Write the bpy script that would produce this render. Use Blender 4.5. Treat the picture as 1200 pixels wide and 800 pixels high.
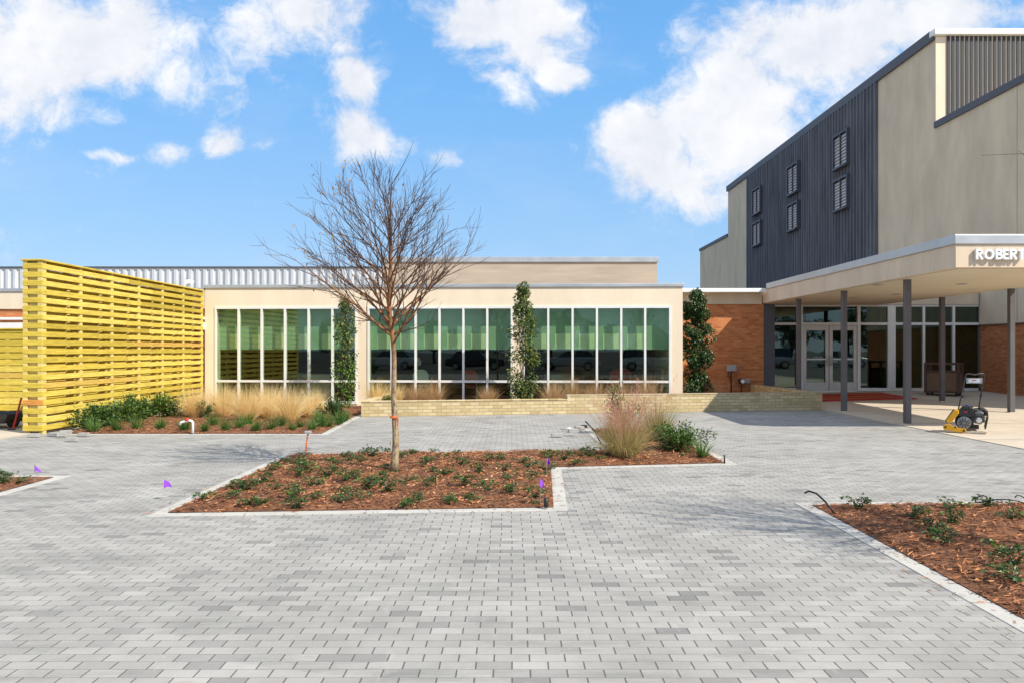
import bpy, bmesh, math, random
from mathutils import Vector, Matrix, noise
R = math.radians
F = 858.0; H = 1.5                      # focal length in photo pixels, eye height
for o in list(bpy.data.objects): bpy.data.objects.remove(o)
scene = bpy.context.scene
C = scene.collection
random.seed(7)

# ------------------------------------------------------------------ camera, sun, sky, exposure
cam = bpy.data.cameras.new('camera'); camo = bpy.data.objects.new('camera', cam); C.objects.link(camo)
camo.location = (0, 0, H); camo.rotation_euler = (R(90), 0, 0)
cam.sensor_width = 36; cam.lens = 36*F/1200; cam.shift_y = 10/1200; cam.clip_end = 3000; cam.clip_start = .05
scene.camera = camo
SUN = Vector((3.04, -2.07, 3.5)).normalized()
sl = bpy.data.lights.new('sun', 'SUN'); sl.energy = 5.0; sl.angle = R(.5); sl.color = (1, .93, .81)
so = bpy.data.objects.new('sun', sl); C.objects.link(so)
so.rotation_euler = SUN.to_track_quat('Z', 'Y').to_euler()
scene.view_settings.view_transform = 'Standard'; scene.view_settings.look = 'None'
scene.view_settings.gamma = 1; scene.view_settings.exposure = .34
world = bpy.data.worlds.new('World'); scene.world = world; world.use_nodes = True
SKY = .15

class NT:
    """tiny node-graph helper"""
    def __init__(s, tree): s.t = tree; s.n = tree.nodes; s.l = tree.links
    def new(s, typ, **kw):
        n = s.n.new(typ)
        for k, v in kw.items(): setattr(n, k, v)
        return n
    def put(s, sock, v):
        if isinstance(v, bpy.types.NodeSocket): s.l.new(v, sock)
        elif v is not None:
            if hasattr(sock, 'default_value') and hasattr(sock.default_value, '__len__') and not hasattr(v, '__len__'): v = (v,)*len(sock.default_value)
            if hasattr(v, '__len__') and len(sock.default_value) == 4 and len(v) == 3: v = tuple(v)+(1,)
            sock.default_value = v
    def m(s, op, a, b=None, c=None, clamp=False):
        n = s.new('ShaderNodeMath', operation=op, use_clamp=clamp)
        s.put(n.inputs[0], a); s.put(n.inputs[1], b) if b is not None else None
        if c is not None: s.put(n.inputs[2], c)
        return n.outputs[0]
    def v(s, op, a, b=None):
        n = s.new('ShaderNodeVectorMath', operation=op)
        s.put(n.inputs[0], a); s.put(n.inputs[1], b) if b is not None else None
        return n.outputs['Value'] if op in ('LENGTH', 'DOT_PRODUCT', 'DISTANCE') else n.outputs[0]
    def comb(s, x, y, z):
        n = s.new('ShaderNodeCombineXYZ')
        for i, q in enumerate((x, y, z)): s.put(n.inputs[i], q)
        return n.outputs[0]
    def sep(s, a):
        n = s.new('ShaderNodeSeparateXYZ'); s.put(n.inputs[0], a); return n.outputs
    def noise(s, vec, scale, detail=4, rough=.5):
        n = s.new('ShaderNodeTexNoise'); s.put(n.inputs['Vector'], vec)
        n.inputs['Scale'].default_value = scale; n.inputs['Detail'].default_value = detail; n.inputs['Roughness'].default_value = rough
        return n.outputs['Fac']
    def map(s, val, a, b, c=0., d=1., smooth=False):
        n = s.new('ShaderNodeMapRange'); n.clamp = True
        if smooth: n.interpolation_type = 'SMOOTHSTEP'
        s.put(n.inputs[0], val)
        for i, q in enumerate((a, b, c, d)): s.put(n.inputs[i+1], q)
        return n.outputs[0]
    def mix(s, f, a, b, blend='MIX'):
        n = s.new('ShaderNodeMix', data_type='RGBA', blend_type=blend)
        s.put(n.inputs[0], f); s.put(n.inputs[6], a); s.put(n.inputs[7], b)
        return n.outputs[2]
    def ramp(s, f, stops):
        n = s.new('ShaderNodeValToRGB'); e = n.color_ramp.elements
        while len(e) < len(stops): e.new(.5)
        for q, (p, c) in zip(e, stops): q.position = p; q.color = tuple(c)+(1,)
        s.put(n.inputs[0], f); return n.outputs[0]

def build_sky():
    g = NT(world.node_tree); g.n.clear()
    sky = g.new('ShaderNodeTexSky', sky_type='NISHITA'); sky.sun_disc = False
    sky.sun_elevation = math.asin(SUN.z); sky.sun_rotation = math.atan2(SUN.x, SUN.y)
    sky.air_density = 1.0; sky.dust_density = 1.0; sky.ozone_density = 2.2; sky.altitude = 10
    d = g.new('ShaderNodeTexCoord').outputs['Generated']
    x, y, z = g.sep(d)[:3]
    ya = g.m('MAXIMUM', g.m('ABSOLUTE', y), .12)
    u = g.m('DIVIDE', x, ya); v = g.m('DIVIDE', g.m('MAXIMUM', z, 0.), ya)
    p = g.comb(u, v, 0.)
    w = g.new('ShaderNodeTexNoise'); g.put(w.inputs['Vector'], p); w.inputs['Scale'].default_value = 7; w.inputs['Detail'].default_value = 6
    pw = g.v('ADD', p, g.v('MULTIPLY', g.v('SUBTRACT', w.outputs['Color'], (.5, .5, .5)), (.11, .07, 0)))
    # cloud banks: direction, half sizes, weight
    blobs = [(20,50,150,105,1.15),(140,50,125,85,1.05),(60,125,110,35,.8),(330,15,130,55,.85),(420,45,60,45,.5),
             (425,160,50,42,1.1),(428,90,36,44,.95),(590,22,100,42,1.),(610,60,70,45,.9),(590,95,50,40,.8),(650,85,40,25,.8),
             (200,176,36,20,.75),(268,168,46,26,.75),(318,166,26,14,.55),(130,182,60,9,.4),(560,110,50,14,.35),
             (760,165,85,55,1.1),(800,205,100,55,1.1),(860,130,120,100,1.2),(960,60,140,95,1.1),(1080,20,150,60,1.),(1190,20,80,30,.6),
             (520,185,30,14,.45),(840,232,70,28,.8),(700,10,25,8,.3)]
    f = None
    for cx, cy, rx, ry, wt in blobs:
        c = ((cx-600)/F, (410-cy)/F, 0)
        q = g.v('MULTIPLY', g.v('SUBTRACT', pw, c), (F/rx, F/ry, 0))
        k = g.map(g.v('LENGTH', q), 1.45, 0., 0., wt, smooth=True)
        f = k if f is None else g.m('MAXIMUM', f, k)
    # unseen broken cloud added left, right and overhead for brighter, more neutral fill
    away = g.m('MAXIMUM', g.map(g.m('ABSOLUTE', u), .78, 1.1), g.map(v, .55, .75))
    f = g.m('MAXIMUM', f, g.m('MULTIPLY', away, .56))
    n1 = g.noise(g.v('ADD', pw, (3.1, 1.7, 0)), 9, 12, .66)
    dens = g.m('ADD', f, g.m('MULTIPLY', g.m('SUBTRACT', n1, .5), 2.3))
    a = g.map(dens, .18, .85, 0., 1., smooth=True)
    ci = g.m('MULTIPLY', g.map(g.noise(g.v('MULTIPLY', pw, (1., 2.2, 1.)), 3.2, 8, .62), .50, .75, 0., .38), g.map(f, 0., .35, .35, 1.))
    a = g.m('MAXIMUM', a, ci)
    n2 = g.noise(g.v('ADD', p, (3.1-.012, 1.7+.018, 0)), 9, 6, .5)
    sh = g.m('ADD', .60, g.m('MULTIPLY', g.m('SUBTRACT', n1, n2), 2.2), clamp=True)
    n3 = g.noise(g.v('ADD', p, (8.1, 4.7, 0)), 4, 3, .5)
    sh = g.m('ADD', sh, g.m('MULTIPLY', g.m('SUBTRACT', n3, .5), 1.3), clamp=True)
    ccol = g.mix(sh, (.70, .73, .81), (.93, .935, .955))
    # sky: nishita tinted slightly bluer, as the photo's saturated blue
    hs = g.new('ShaderNodeHueSaturation'); hs.inputs['Saturation'].default_value = 1.12; g.put(hs.inputs['Color'], sky.outputs[0])
    scol = g.mix(1., hs.outputs[0], (1.0, 1.05, 1.15), 'MULTIPLY')
    grad = g.ramp(g.map(z, 0., .55), [(0., (.40,.53,.70)), (.25, (.28,.485,.74)), (.6, (.165,.41,.76)), (1., (.11,.33,.70))])
    scol = g.mix(.85, scol, g.mix(1., grad, (1/SKY, 1/SKY, 1/SKY), 'MULTIPLY'))
    k = .86/SKY
    cc = g.mix(1., ccol, (k, k, k), 'MULTIPLY')
    fin = g.mix(g.m('MULTIPLY', a, g.map(z, .0, .12, .4, .97)), scol, cc)
    b = g.new('ShaderNodeBackground'); b.inputs['Strength'].default_value = SKY; g.put(b.inputs[0], fin)
    o = g.new('ShaderNodeOutputWorld'); g.l.new(b.outputs[0], o.inputs[0])
build_sky()

# ------------------------------------------------------------------ materials
def newmat(name):
    m = bpy.data.materials.new(name); m.use_nodes = True
    g = NT(m.node_tree); p = g.n['Principled BSDF']
    return m, g, p
def mat(name, col, rough=.7, var=.12, scale=6., bump=0., metal=0., spec=.4, streak=None, bscale=None):
    m, g, p = newmat(name)
    pos = g.new('ShaderNodeNewGeometry').outputs['Position']
    vec = pos if streak is None else g.v('MULTIPLY', pos, streak)
    n = g.noise(vec, scale, 5, .6)
    lo = tuple(c*(1-var) for c in col); hi = tuple(min(1, c*(1+var)) for c in col)
    g.put(p.inputs['Base Color'], g.ramp(n, [(.3, lo), (.7, hi)]))
    g.put(p.inputs['Roughness'], g.map(n, .2, .8, rough-.06, rough+.06))
    p.inputs['Metallic'].default_value = metal; p.inputs['Specular IOR Level'].default_value = spec
    if bump:
        b = g.new('ShaderNodeBump'); b.inputs['Strength'].default_value = 1; b.inputs['Distance'].default_value = bump
        g.put(b.inputs['Height'], g.noise(vec, bscale or scale*6, 5, .7)); g.l.new(b.outputs[0], p.inputs['Normal'])
    return m
def leafmat(name, stops, rough=.5, trans=.25):
    m, g, p = newmat(name)
    r = g.new('ShaderNodeNewGeometry').outputs['Random Per Island']
    oi = g.new('ShaderNodeObjectInfo').outputs['Random']
    rr = g.m('ADD', g.m('MULTIPLY', r, .85), g.m('MULTIPLY', oi, .15))
    col = g.ramp(rr, stops)
    g.put(p.inputs['Base Color'], col); p.inputs['Roughness'].default_value = rough
    t = g.new('ShaderNodeBsdfTranslucent'); g.put(t.inputs[0], col)
    mx = g.new('ShaderNodeMixShader'); mx.inputs[0].default_value = trans
    g.l.new(p.outputs[0], mx.inputs[1]); g.l.new(t.outputs[0], mx.inputs[2]); g.l.new(mx.outputs[0], g.n['Material Output'].inputs[0])
    return m
def brickmat(name, bl, bh, stops, mortar, jw=.008, axis='x', depth=.004, jh=None, rough=.85, blotch=.12, dirt=None):
    """running bond in world metres; axis 'x','y' = vertical wall along that axis; 'g' = laid on the ground"""
    m, g, p = newmat(name)
    P = g.new('ShaderNodeNewGeometry').outputs['Position']
    x, y, z = g.sep(P)[:3]
    a, b = {'x': (x, z), 'y': (y, z), 'g': (x, y)}[axis]
    # small hand-laid wander
    wob = g.noise(P, 1.3, 2, .5)
    b = g.m('ADD', b, g.m('MULTIPLY', g.m('SUBTRACT', wob, .5), bh*.12))
    vb = g.m('DIVIDE', b, bh); row = g.m('FLOOR', vb)
    par = g.m('MULTIPLY', g.m('FLOORED_MODULO', row, 2.), .5)
    rown = g.new('ShaderNodeTexWhiteNoise', noise_dimensions='1D'); g.put(rown.inputs['W'], row)
    ua = g.m('ADD', g.m('ADD', g.m('DIVIDE', a, bl), par), g.m('MULTIPLY', rown.outputs['Value'], .05))
    colm = g.m('FLOOR', ua)
    wn = g.new('ShaderNodeTexWhiteNoise', noise_dimensions='2D'); g.put(wn.inputs['Vector'], g.comb(colm, row, 0.))
    fu = g.m('FRACT', ua); fv = g.m('FRACT', vb)
    du = g.m('MULTIPLY', g.m('MINIMUM', fu, g.m('SUBTRACT', 1., fu)), bl)
    dv = g.m('MULTIPLY', g.m('MINIMUM', fv, g.m('SUBTRACT', 1., fv)), bh)
    jh = jh or jw
    if axis == 'g':
        nj = g.m('MULTIPLY', g.m('SUBTRACT', g.noise(P, 38, 4, .7), .5), .0045)
        du = g.m('ADD', du, nj); dv = g.m('ADD', dv, nj)
    ju = g.map(du, jw*.30, jw*.75, 1., 0.); jv = g.map(dv, jh*.30, jh*.75, 1., 0.)
    j = g.m('MAXIMUM', ju, g.m('MULTIPLY', jv, .5 if axis == 'g' else 1.))
    base = g.ramp(wn.outputs['Value'], stops)
    n = g.noise(P, 1.1 if axis == 'g' else 2.5, 6, .65)
    n2 = g.noise(P, 60, 4, .7)
    f = g.m('ADD', g.map(n, .3, .7, 1-blotch, 1+blotch), g.m('MULTIPLY', g.m('SUBTRACT', n2, .5), .22))
    base = g.mix(1., base, g.comb(f, f, f), 'MULTIPLY')
    if dirt:
        n3 = g.noise(g.v('MULTIPLY', P, (.7, 4.2, 1)), 1.1, 7, .72)
        base = g.mix(g.map(n3, .52, .70, 0., dirt), base, (.17, .168, .158))
        sc = g.noise(g.v('MULTIPLY', P, (3, 1, 1)), 2.4, 7, .75)
        base = g.mix(g.map(sc, .58, .66, 0., .30), base, (.44, .432, .405))
    g.put(p.inputs['Base Color'], g.mix(j, base, mortar))
    p.inputs['Roughness'].default_value = rough; p.inputs['Specular IOR Level'].default_value = .3
    bp = g.new('ShaderNodeBump'); bp.inputs['Distance'].default_value = depth; bp.inputs['Strength'].default_value = .8
    tilt = g.m('MULTIPLY', wn.outputs['Value'], .3)
    g.put(bp.inputs['Height'], g.m('ADD', g.m('SUBTRACT', g.m('ADD', tilt, g.m('MULTIPLY', n2, .25)), j), 0.))
    g.l.new(bp.outputs[0], p.inputs['Normal'])
    return m
def glassmat(name, tint, refl):
    m, g, p = newmat(name); g.n.remove(p)
    t = g.new('ShaderNodeBsdfTransparent'); t.inputs[0].default_value = tuple(tint)+(1,)
    gl = g.new('ShaderNodeBsdfGlossy'); gl.inputs['Roughness'].default_value = .0; gl.inputs[0].default_value = (.85, .95, .92, 1)
    lw = g.new('ShaderNodeLayerWeight'); lw.inputs[0].default_value = .5
    fac = g.m('ADD', refl, g.m('MULTIPLY', g.m('POWER', lw.outputs['Facing'], 4.), .6), clamp=True)
    # slight waviness of real panes
    pos = g.new('ShaderNodeNewGeometry').outputs['Position']
    b = g.new('ShaderNodeBump'); b.inputs['Distance'].default_value = .004; b.inputs['Strength'].default_value = .25
    g.put(b.inputs['Height'], g.noise(pos, 1.2, 1, .4)); g.l.new(b.outputs[0], gl.inputs['Normal'])
    mx = g.new('ShaderNodeMixShader'); g.put(mx.inputs[0], fac)
    g.l.new(t.outputs[0], mx.inputs[1]); g.l.new(gl.outputs[0], mx.inputs[2]); g.l.new(mx.outputs[0], g.n['Material Output'].inputs[0])
    return m

M = {}
M['paver'] = brickmat('paver', .1722, .0861, [(0, (.20,.194,.186)), (.04, (.25,.242,.228)), (.10, (.29,.281,.262)), (.5, (.318,.308,.286)), (.9, (.338,.327,.303)), (1, (.362,.35,.325))],
                      (.14,.132,.118), jw=.0068, jh=.0046, axis='g', depth=.004, blotch=.17, dirt=.66)
M['yellow_brick'] = brickmat('yellow_brick', .215, .075, [(0, (.44,.33,.16)), (.5, (.52,.41,.22)), (1, (.60,.49,.29))], (.34,.28,.19), jw=.012, axis='x')
M['yellow_brick_side'] = brickmat('yellow_brick_side', .215, .075, [(0, (.44,.33,.16)), (.5, (.52,.41,.22)), (1, (.60,.49,.29))], (.34,.28,.19), jw=.012, axis='y')
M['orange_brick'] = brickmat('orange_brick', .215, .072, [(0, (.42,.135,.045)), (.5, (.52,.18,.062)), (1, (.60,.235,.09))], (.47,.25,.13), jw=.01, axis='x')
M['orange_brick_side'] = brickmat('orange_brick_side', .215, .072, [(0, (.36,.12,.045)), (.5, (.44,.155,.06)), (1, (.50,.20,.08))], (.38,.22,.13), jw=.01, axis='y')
M['curb'] = mat('curb_concrete', (.45,.432,.395), .85, .12, 3, .003, bscale=60)
M['concrete'] = mat('entrance_concrete', (.50,.43,.34), .85, .10, 1.4, .002, bscale=80)
M['asphalt'] = mat('asphalt', (.07,.07,.07), .9, .25, 2, .004, bscale=80)
M['mulch'] = mat('mulch_ground', (.20,.085,.04), .95, .5, 14, .02, bscale=45)
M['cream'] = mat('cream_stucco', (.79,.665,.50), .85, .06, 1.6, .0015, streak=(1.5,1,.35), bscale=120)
M['stucco'] = mat('beige_stucco', (.635,.53,.385), .9, .13, 1.3, .003, streak=(1,1,.35), bscale=60)
M['canopy'] = mat('canopy_stucco', (.66,.53,.395), .85, .10, 2.2, .0015, streak=(1.2,1.2,.3), bscale=100)
M['soffit'] = mat('soffit_plaster', (.66,.57,.43), .9, .06, 1.2)
M['flashing'] = mat('galvanized_flashing', (.52,.53,.53), .42, .10, 1.5, metal=.6)
M['white_metal'] = mat('white_metal', (.82,.82,.80), .45, .04, 4)
M['alum'] = mat('aluminium_frame', (.80,.79,.76), .4, .05, 4, metal=.1)
M['alum_warm'] = mat('door_aluminium', (.60,.58,.54), .42, .05, 4, metal=.35)
M['rib'] = mat('ribbed_metal', (.60,.62,.64), .45, .06, 2, metal=.3)
M['slate'] = mat('slate_metal_siding', (.108,.110,.122), .6, .42, 3.0, streak=(1,1,.12))
M['trim'] = mat('dark_trim', (.08,.082,.095), .5, .1, 3)
M['fin'] = mat('dark_fin', (.035,.037,.045), .6, .1, 3)
M['shutter'] = mat('shutter_grey', (.50,.48,.46), .6, .1, 3)
M['column'] = mat('column_paint', (.115,.105,.105), .6, .1, 3)
M['oldroof'] = mat('weathered_gravel_board', (.46,.38,.30), .9, .12, 1.5, .004, streak=(.4,1,3), bscale=40)
M['black'] = mat('black_rubber', (.018,.018,.018), .5, .2, 10)
M['dark_metal'] = mat('dark_engine_metal', (.05,.05,.052), .4, .3, 20, metal=.5)
M['engine_grey'] = mat('engine_cast_grey', (.25,.25,.25), .45, .3, 25, metal=.6)
M['machine_yellow'] = mat('machine_yellow', (.72,.36,.015), .45, .15, 8)
M['machine_dust'] = mat('dusty_plate', (.58,.50,.38), .8, .2, 12)
M['chrome'] = mat('bright_tube', (.55,.54,.5), .3, .2, 20, metal=.8)
M['white'] = mat('white_plastic', (.82,.82,.82), .5, .03, 5)
M['red'] = mat('red_paint', (.55,.03,.02), .5, .15, 5)
M['red_cloth'] = mat('red_mat_cloth', (.42,.03,.025), .95, .25, 18)
M['gold_cloth'] = mat('gold_mat_cloth', (.5,.30,.05), .95, .15, 18)
M['orange'] = mat('orange_paint', (.75,.16,.04), .6, .1, 10)
M['purple'] = mat('purple_plastic', (.26,.06,.62), .5, .1, 10)
M['grey_box'] = mat('grey_box', (.36,.37,.38), .5, .08, 8)
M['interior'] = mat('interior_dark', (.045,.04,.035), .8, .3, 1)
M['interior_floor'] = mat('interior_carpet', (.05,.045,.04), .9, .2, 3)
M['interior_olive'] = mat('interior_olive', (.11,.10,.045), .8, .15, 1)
M['shade'] = mat('roller_shade_cloth', (.42,.56,.45), .9, .04, 2)
M['shade_lit'] = mat('painted_light_cloth', (.88,.92,.68), .9, .03, 3)  # paler cloth colour standing in for window light on the shades
M['brown'] = mat('brown_wood', (.075,.035,.026), .55, .2, 6)
M['pebble'] = mat('pebbled_panel', (.17,.105,.065), .9, .4, 55, .006, bscale=60)
M['tan_paver'] = mat('loose_paver', (.36,.35,.33), .85, .15, 9, .002)
M['green_glass'] = glassmat('green_tinted_glass', (.77,.85,.76), .05)
M['dark_glass'] = glassmat('dark_tinted_glass', (.50,.66,.56), .08)
M['car_glass'] = mat('car_window', (.02,.025,.03), .08, .1, 2, spec=.8)
M['leaf_dark'] = leafmat('glossy_leaf', [(0, (.012,.035,.010)), (.6, (.035,.085,.018)), (.85, (.09,.15,.03)), (1, (.20,.20,.04))], .38)
M['leaf_mix'] = leafmat('vine_leaf_mixed', [(0, (.02,.05,.012)), (.5, (.055,.11,.022)), (.75, (.16,.20,.035)), (.92, (.34,.30,.06)), (1, (.30,.16,.05))], .42)
M['leaf_bright'] = leafmat('bright_leaf', [(0, (.05,.12,.012)), (1, (.22,.42,.03))], .4, .35)
M['hedge'] = leafmat('hedge_leaf', [(0, (.025,.06,.012)), (.6, (.07,.14,.022)), (1, (.17,.26,.035))], .45)
M['strap'] = leafmat('strap_leaf', [(0, (.03,.08,.016)), (.7, (.09,.19,.03)), (1, (.19,.30,.06))], .45)
M['jasmine'] = leafmat('groundcover_leaf', [(0, (.02,.055,.014)), (.6, (.05,.12,.022)), (.9, (.14,.22,.03)), (1, (.22,.14,.04))], .42)
M['tan_grass'] = leafmat('dry_tan_grass', [(0, (.58,.40,.15)), (.5, (.90,.69,.33)), (1, (.96,.85,.53))], .75, .4)
M['rust_grass'] = leafmat('dry_rust_grass', [(0, (.30,.16,.06)), (.5, (.55,.36,.17)), (1, (.74,.56,.32))], .75, .4)
M['green_grass'] = leafmat('green_tan_grass', [(0, (.10,.15,.03)), (.35, (.28,.26,.08)), (.7, (.52,.40,.18)), (1, (.72,.56,.30))], .65, .35)
M['pink_plume'] = leafmat('pink_plume', [(0, (.46,.20,.15)), (.6, (.62,.34,.24)), (1, (.78,.54,.36))], .85, .5)
M['dry_leaf'] = leafmat('dry_leaf', [(0, (.35,.16,.05)), (1, (.62,.40,.16))], .7, .3)
M['straw'] = leafmat('mulch_straw', [(0, (.05,.02,.012)), (.35, (.19,.068,.026)), (.7, (.41,.15,.054)), (.92, (.52,.25,.105)), (1, (.72,.54,.34))], .9, .0)
def vary(m, lo, hi, sc):
    g = NT(m.node_tree); p = g.n['Principled BSDF']; src = p.inputs['Base Color'].links[0].from_socket
    P = g.new('ShaderNodeNewGeometry').outputs['Position']; k = g.map(g.noise(P, sc, 4, .6), .35, .65, lo, hi)
    g.put(p.inputs['Base Color'], g.mix(1., src, g.comb(k, k, k), 'MULTIPLY'))
vary(M['straw'], .5, 1.3, 2.6)
M['far_leaf'] = leafmat('far_tree_leaf', [(0, (.02,.04,.012)), (1, (.08,.12,.03))], .6, .2)
def barkmat():
    m, g, p = newmat('mottled_bark')
    P = g.new('ShaderNodeNewGeometry').outputs['Position']; z = g.sep(P)[2]
    n = g.noise(g.v('MULTIPLY', P, (1, 1, .55)), 26, 5, .7)
    low = g.ramp(n, [(.35, (.11,.075,.045)), (.5, (.30,.22,.13)), (.62, (.42,.33,.20)), (.7, (.42,.20,.08))])
    up = g.ramp(n, [(.3, (.07,.035,.02)), (.5, (.20,.09,.035)), (.65, (.44,.19,.065))])
    zz = g.m('ADD', z, g.m('MULTIPLY', g.m('SUBTRACT', n, .5), 1.2))
    c = g.mix(g.map(zz, 1.2, 1.7), low, up)
    c = g.mix(g.map(z, 2.5, 3.0), c, (.065,.042,.036))
    g.put(p.inputs['Base Color'], c); p.inputs['Roughness'].default_value = .85
    b = g.new('ShaderNodeBump'); b.inputs['Distance'].default_value = .006; g.put(b.inputs['Height'], n); g.l.new(b.outputs[0], p.inputs['Normal'])
    return m
M['bark'] = barkmat()
M['twig'] = mat('twig_bark', (.095,.058,.042), .85, .3, 14)
def woodmat(name, cols):
    m, g, p = newmat(name)
    geo = g.new('ShaderNodeNewGeometry'); P = geo.outputs['Position']; r = geo.outputs['Random Per Island']
    off = g.m('MULTIPLY', r, 37.)
    gr = g.noise(g.v('ADD', g.v('MULTIPLY', P, (2.2, 2.2, 26)), g.comb(off, off, off)), 1.6, 6, .65)
    base = g.ramp(r, cols)
    k = g.map(gr, .32, .68, .66, 1.14); c = g.mix(1., base, g.comb(k, k, k), 'MULTIPLY')
    kn = g.noise(g.v('ADD', g.v('MULTIPLY', P, (1, 1, 3)), g.comb(off, 0., off)), 5, 3, .5)
    c = g.mix(g.map(kn, .66, .73, 0., .6), c, (.30,.15,.04))
    g.put(p.inputs['Base Color'], c); p.inputs['Roughness'].default_value = .75; p.inputs['Specular IOR Level'].default_value = .25
    b = g.new('ShaderNodeBump'); b.inputs['Distance'].default_value = .0015; g.put(b.inputs['Height'], gr); g.l.new(b.outputs[0], p.inputs['Normal'])
    return m
M['pine'] = woodmat('treated_pine', [(0, (.46,.34,.045)), (.3, (.64,.48,.07)), (.9, (.78,.605,.13)), (.97, (.66,.46,.10)), (1, (.58,.33,.07))])
M['cedar'] = woodmat('orange_board', [(0, (.62,.27,.06)), (1, (.62,.27,.06))])
M['pine_post'] = woodmat('treated_pine_post', [(0, (.62,.47,.14)), (1, (.76,.62,.24))])

# ------------------------------------------------------------------ mesh helpers
def root_loc(o):
    v = Vector((0, 0, 0))
    while o is not None: v += Vector(o.location); o = o.parent
    return v
class MB:
    def __init__(s): s.v = []; s.f = []
    def add(s, vs, fs):
        k = len(s.v); s.v += [tuple(q) for q in vs]; s.f += [tuple(i+k for i in f) for f in fs]; return s
    def box(s, x0, x1, y0, y1, z0, z1):
        return s.hexa([(x0,y0),(x1,y0),(x1,y1),(x0,y1)], z0, z1)
    def hexa(s, q, z0, z1):
        """prism over any ground polygon; z may be number or list"""
        n = len(q)
        zb = z0 if hasattr(z0, '__len__') else [z0]*n; zt = z1 if hasattr(z1, '__len__') else [z1]*n
        vs = [(q[i][0], q[i][1], zb[i]) for i in range(n)] + [(q[i][0], q[i][1], zt[i]) for i in range(n)]
        fs = [tuple(range(n-1, -1, -1)), tuple(range(n, 2*n))] + [(i, (i+1) % n, n+(i+1) % n, n+i) for i in range(n)]
        return s.add(vs, fs)
    def obox(s, c, ax, ay, az):
        """oriented box: centre and three half-axis vectors"""
        c, ax, ay, az = map(Vector, (c, ax, ay, az))
        vs = [c+ax*i+ay*j+az*k for k in (-1, 1) for (i, j) in ((-1,-1),(1,-1),(1,1),(-1,1))]
        return s.add(vs, [(3,2,1,0),(4,5,6,7),(0,1,5,4),(1,2,6,5),(2,3,7,6),(3,0,4,7)])
    def tube(s, pts, rad, n=6, cap=True):
        pts = [Vector(p) for p in pts]
        rads = rad if hasattr(rad, '__len__') else [rad]*len(pts)
        k = len(s.v); up = None
        for i, p in enumerate(pts):
            d = (pts[min(i+1, len(pts)-1)] - pts[max(i-1, 0)]).normalized()
            if up is None:
                up = Vector((0, 0, 1)) if abs(d.z) < .9 else Vector((1, 0, 0))
            a = d.cross(up).normalized(); b = a.cross(d).normalized(); up = b
            for j in range(n):
                t = 2*math.pi*j/n; s.v.append(tuple(p + (a*math.cos(t)+b*math.sin(t))*rads[i]))
        for i in range(len(pts)-1):
            for j in range(n):
                s.f.append((k+i*n+j, k+i*n+(j+1) % n, k+(i+1)*n+(j+1) % n, k+(i+1)*n+j))
        if cap:
            s.f.append(tuple(k+j for j in range(n-1, -1, -1))); s.f.append(tuple(k+(len(pts)-1)*n+j for j in range(n)))
        return s
    def lathe(s, prof, c=(0,0,0), n=16, axis='z'):
        k = len(s.v)
        for r, h in prof:
            for j in range(n):
                t = 2*math.pi*j/n; a, b = r*math.cos(t), r*math.sin(t)
                p = {'z': (a, b, h), 'y': (a, h, b), 'x': (h, a, b)}[axis]
                s.v.append((c[0]+p[0], c[1]+p[1], c[2]+p[2]))
        for i in range(len(prof)-1):
            for j in range(n): s.f.append((k+i*n+j, k+i*n+(j+1) % n, k+(i+1)*n+(j+1) % n, k+(i+1)*n+j))
        s.f.append(tuple(k+j for j in range(n-1, -1, -1))); s.f.append(tuple(k+(len(prof)-1)*n+j for j in range(n)))
        return s
    def leaf(s, p, d, up, l, w, fold=.25):
        """pointed leaf of four triangles, slightly folded"""
        p, d, up = Vector(p), Vector(d).normalized(), Vector(up)
        a = d.cross(up)
        if a.length < 1e-4: a = d.cross(Vector((1, .3, 0)))
        a.normalize(); nrm = a.cross(d)
        m = p+d*l*.45
        return s.add([p, m+a*w*.5+nrm*w*fold, p+d*l - nrm*l*.12, m-a*w*.5+nrm*w*fold, m], [(0,4,1),(1,4,2),(2,4,3),(3,4,0)])
    def blade(s, p, d, l, w, bend, seg=3, side=None):
        """grass blade: starts along d, droops by gravity"""
        p = Vector(p); d = Vector(d).normalized(); k = len(s.v)
        a = side or Vector((random.uniform(-1, 1), random.uniform(-1, 1), 0)); a = a.normalized()
        for i in range(seg+1):
            t = i/seg; ww = w*(1-t)**.7 if i < seg else 0
            if i == seg: s.v.append(tuple(p))
            else: s.v += [tuple(p-a*ww*.5), tuple(p+a*ww*.5)]
            p = p + d*(l/seg); d = (d + Vector((0, 0, -bend))).normalized()
        for i in range(seg-1): s.f.append((k+2*i, k+2*i+1, k+2*i+3, k+2*i+2))
        s.f.append((k+2*seg-2, k+2*seg-1, k+2*seg))
        return s
    def build(s, name, m, parent=None, smooth=False, bevel=0, label=None):
        off = root_loc(parent) if parent else Vector((0, 0, 0))
        me = bpy.data.meshes.new(name)
        me.from_pydata([(x-off.x, y-off.y, z-off.z) for x, y, z in s.v], [], s.f); me.update()
        me.materials.append(m)
        if smooth: me.polygons.foreach_set('use_smooth', [True]*len(me.polygons))
        o = bpy.data.objects.new(name, me); C.objects.link(o)
        if parent: o.parent = parent
        if bevel:
            b = o.modifiers.new('bevel', 'BEVEL'); b.width = bevel; b.segments = 2; b.limit_method = 'ANGLE'
        if label: o['label'] = label
        return o
def tag(o, label=None, cat=None, group=None, kind=None):
    if label: o['label'] = label
    if cat: o['category'] = cat
    if group: o['group'] = group
    if kind: o['kind'] = kind
    return o
def thing(name, loc, label, cat, group=None):
    o = bpy.data.objects.new(name, None); C.objects.link(o); o.location = loc; o.empty_display_size = .2
    return tag(o, label, cat, group)
def dup(o, parent=None):
    c = o.copy(); C.objects.link(c)
    if parent is not None: c.parent = parent
    for ch in list(o.children): dup(ch, c)
    return c
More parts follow.
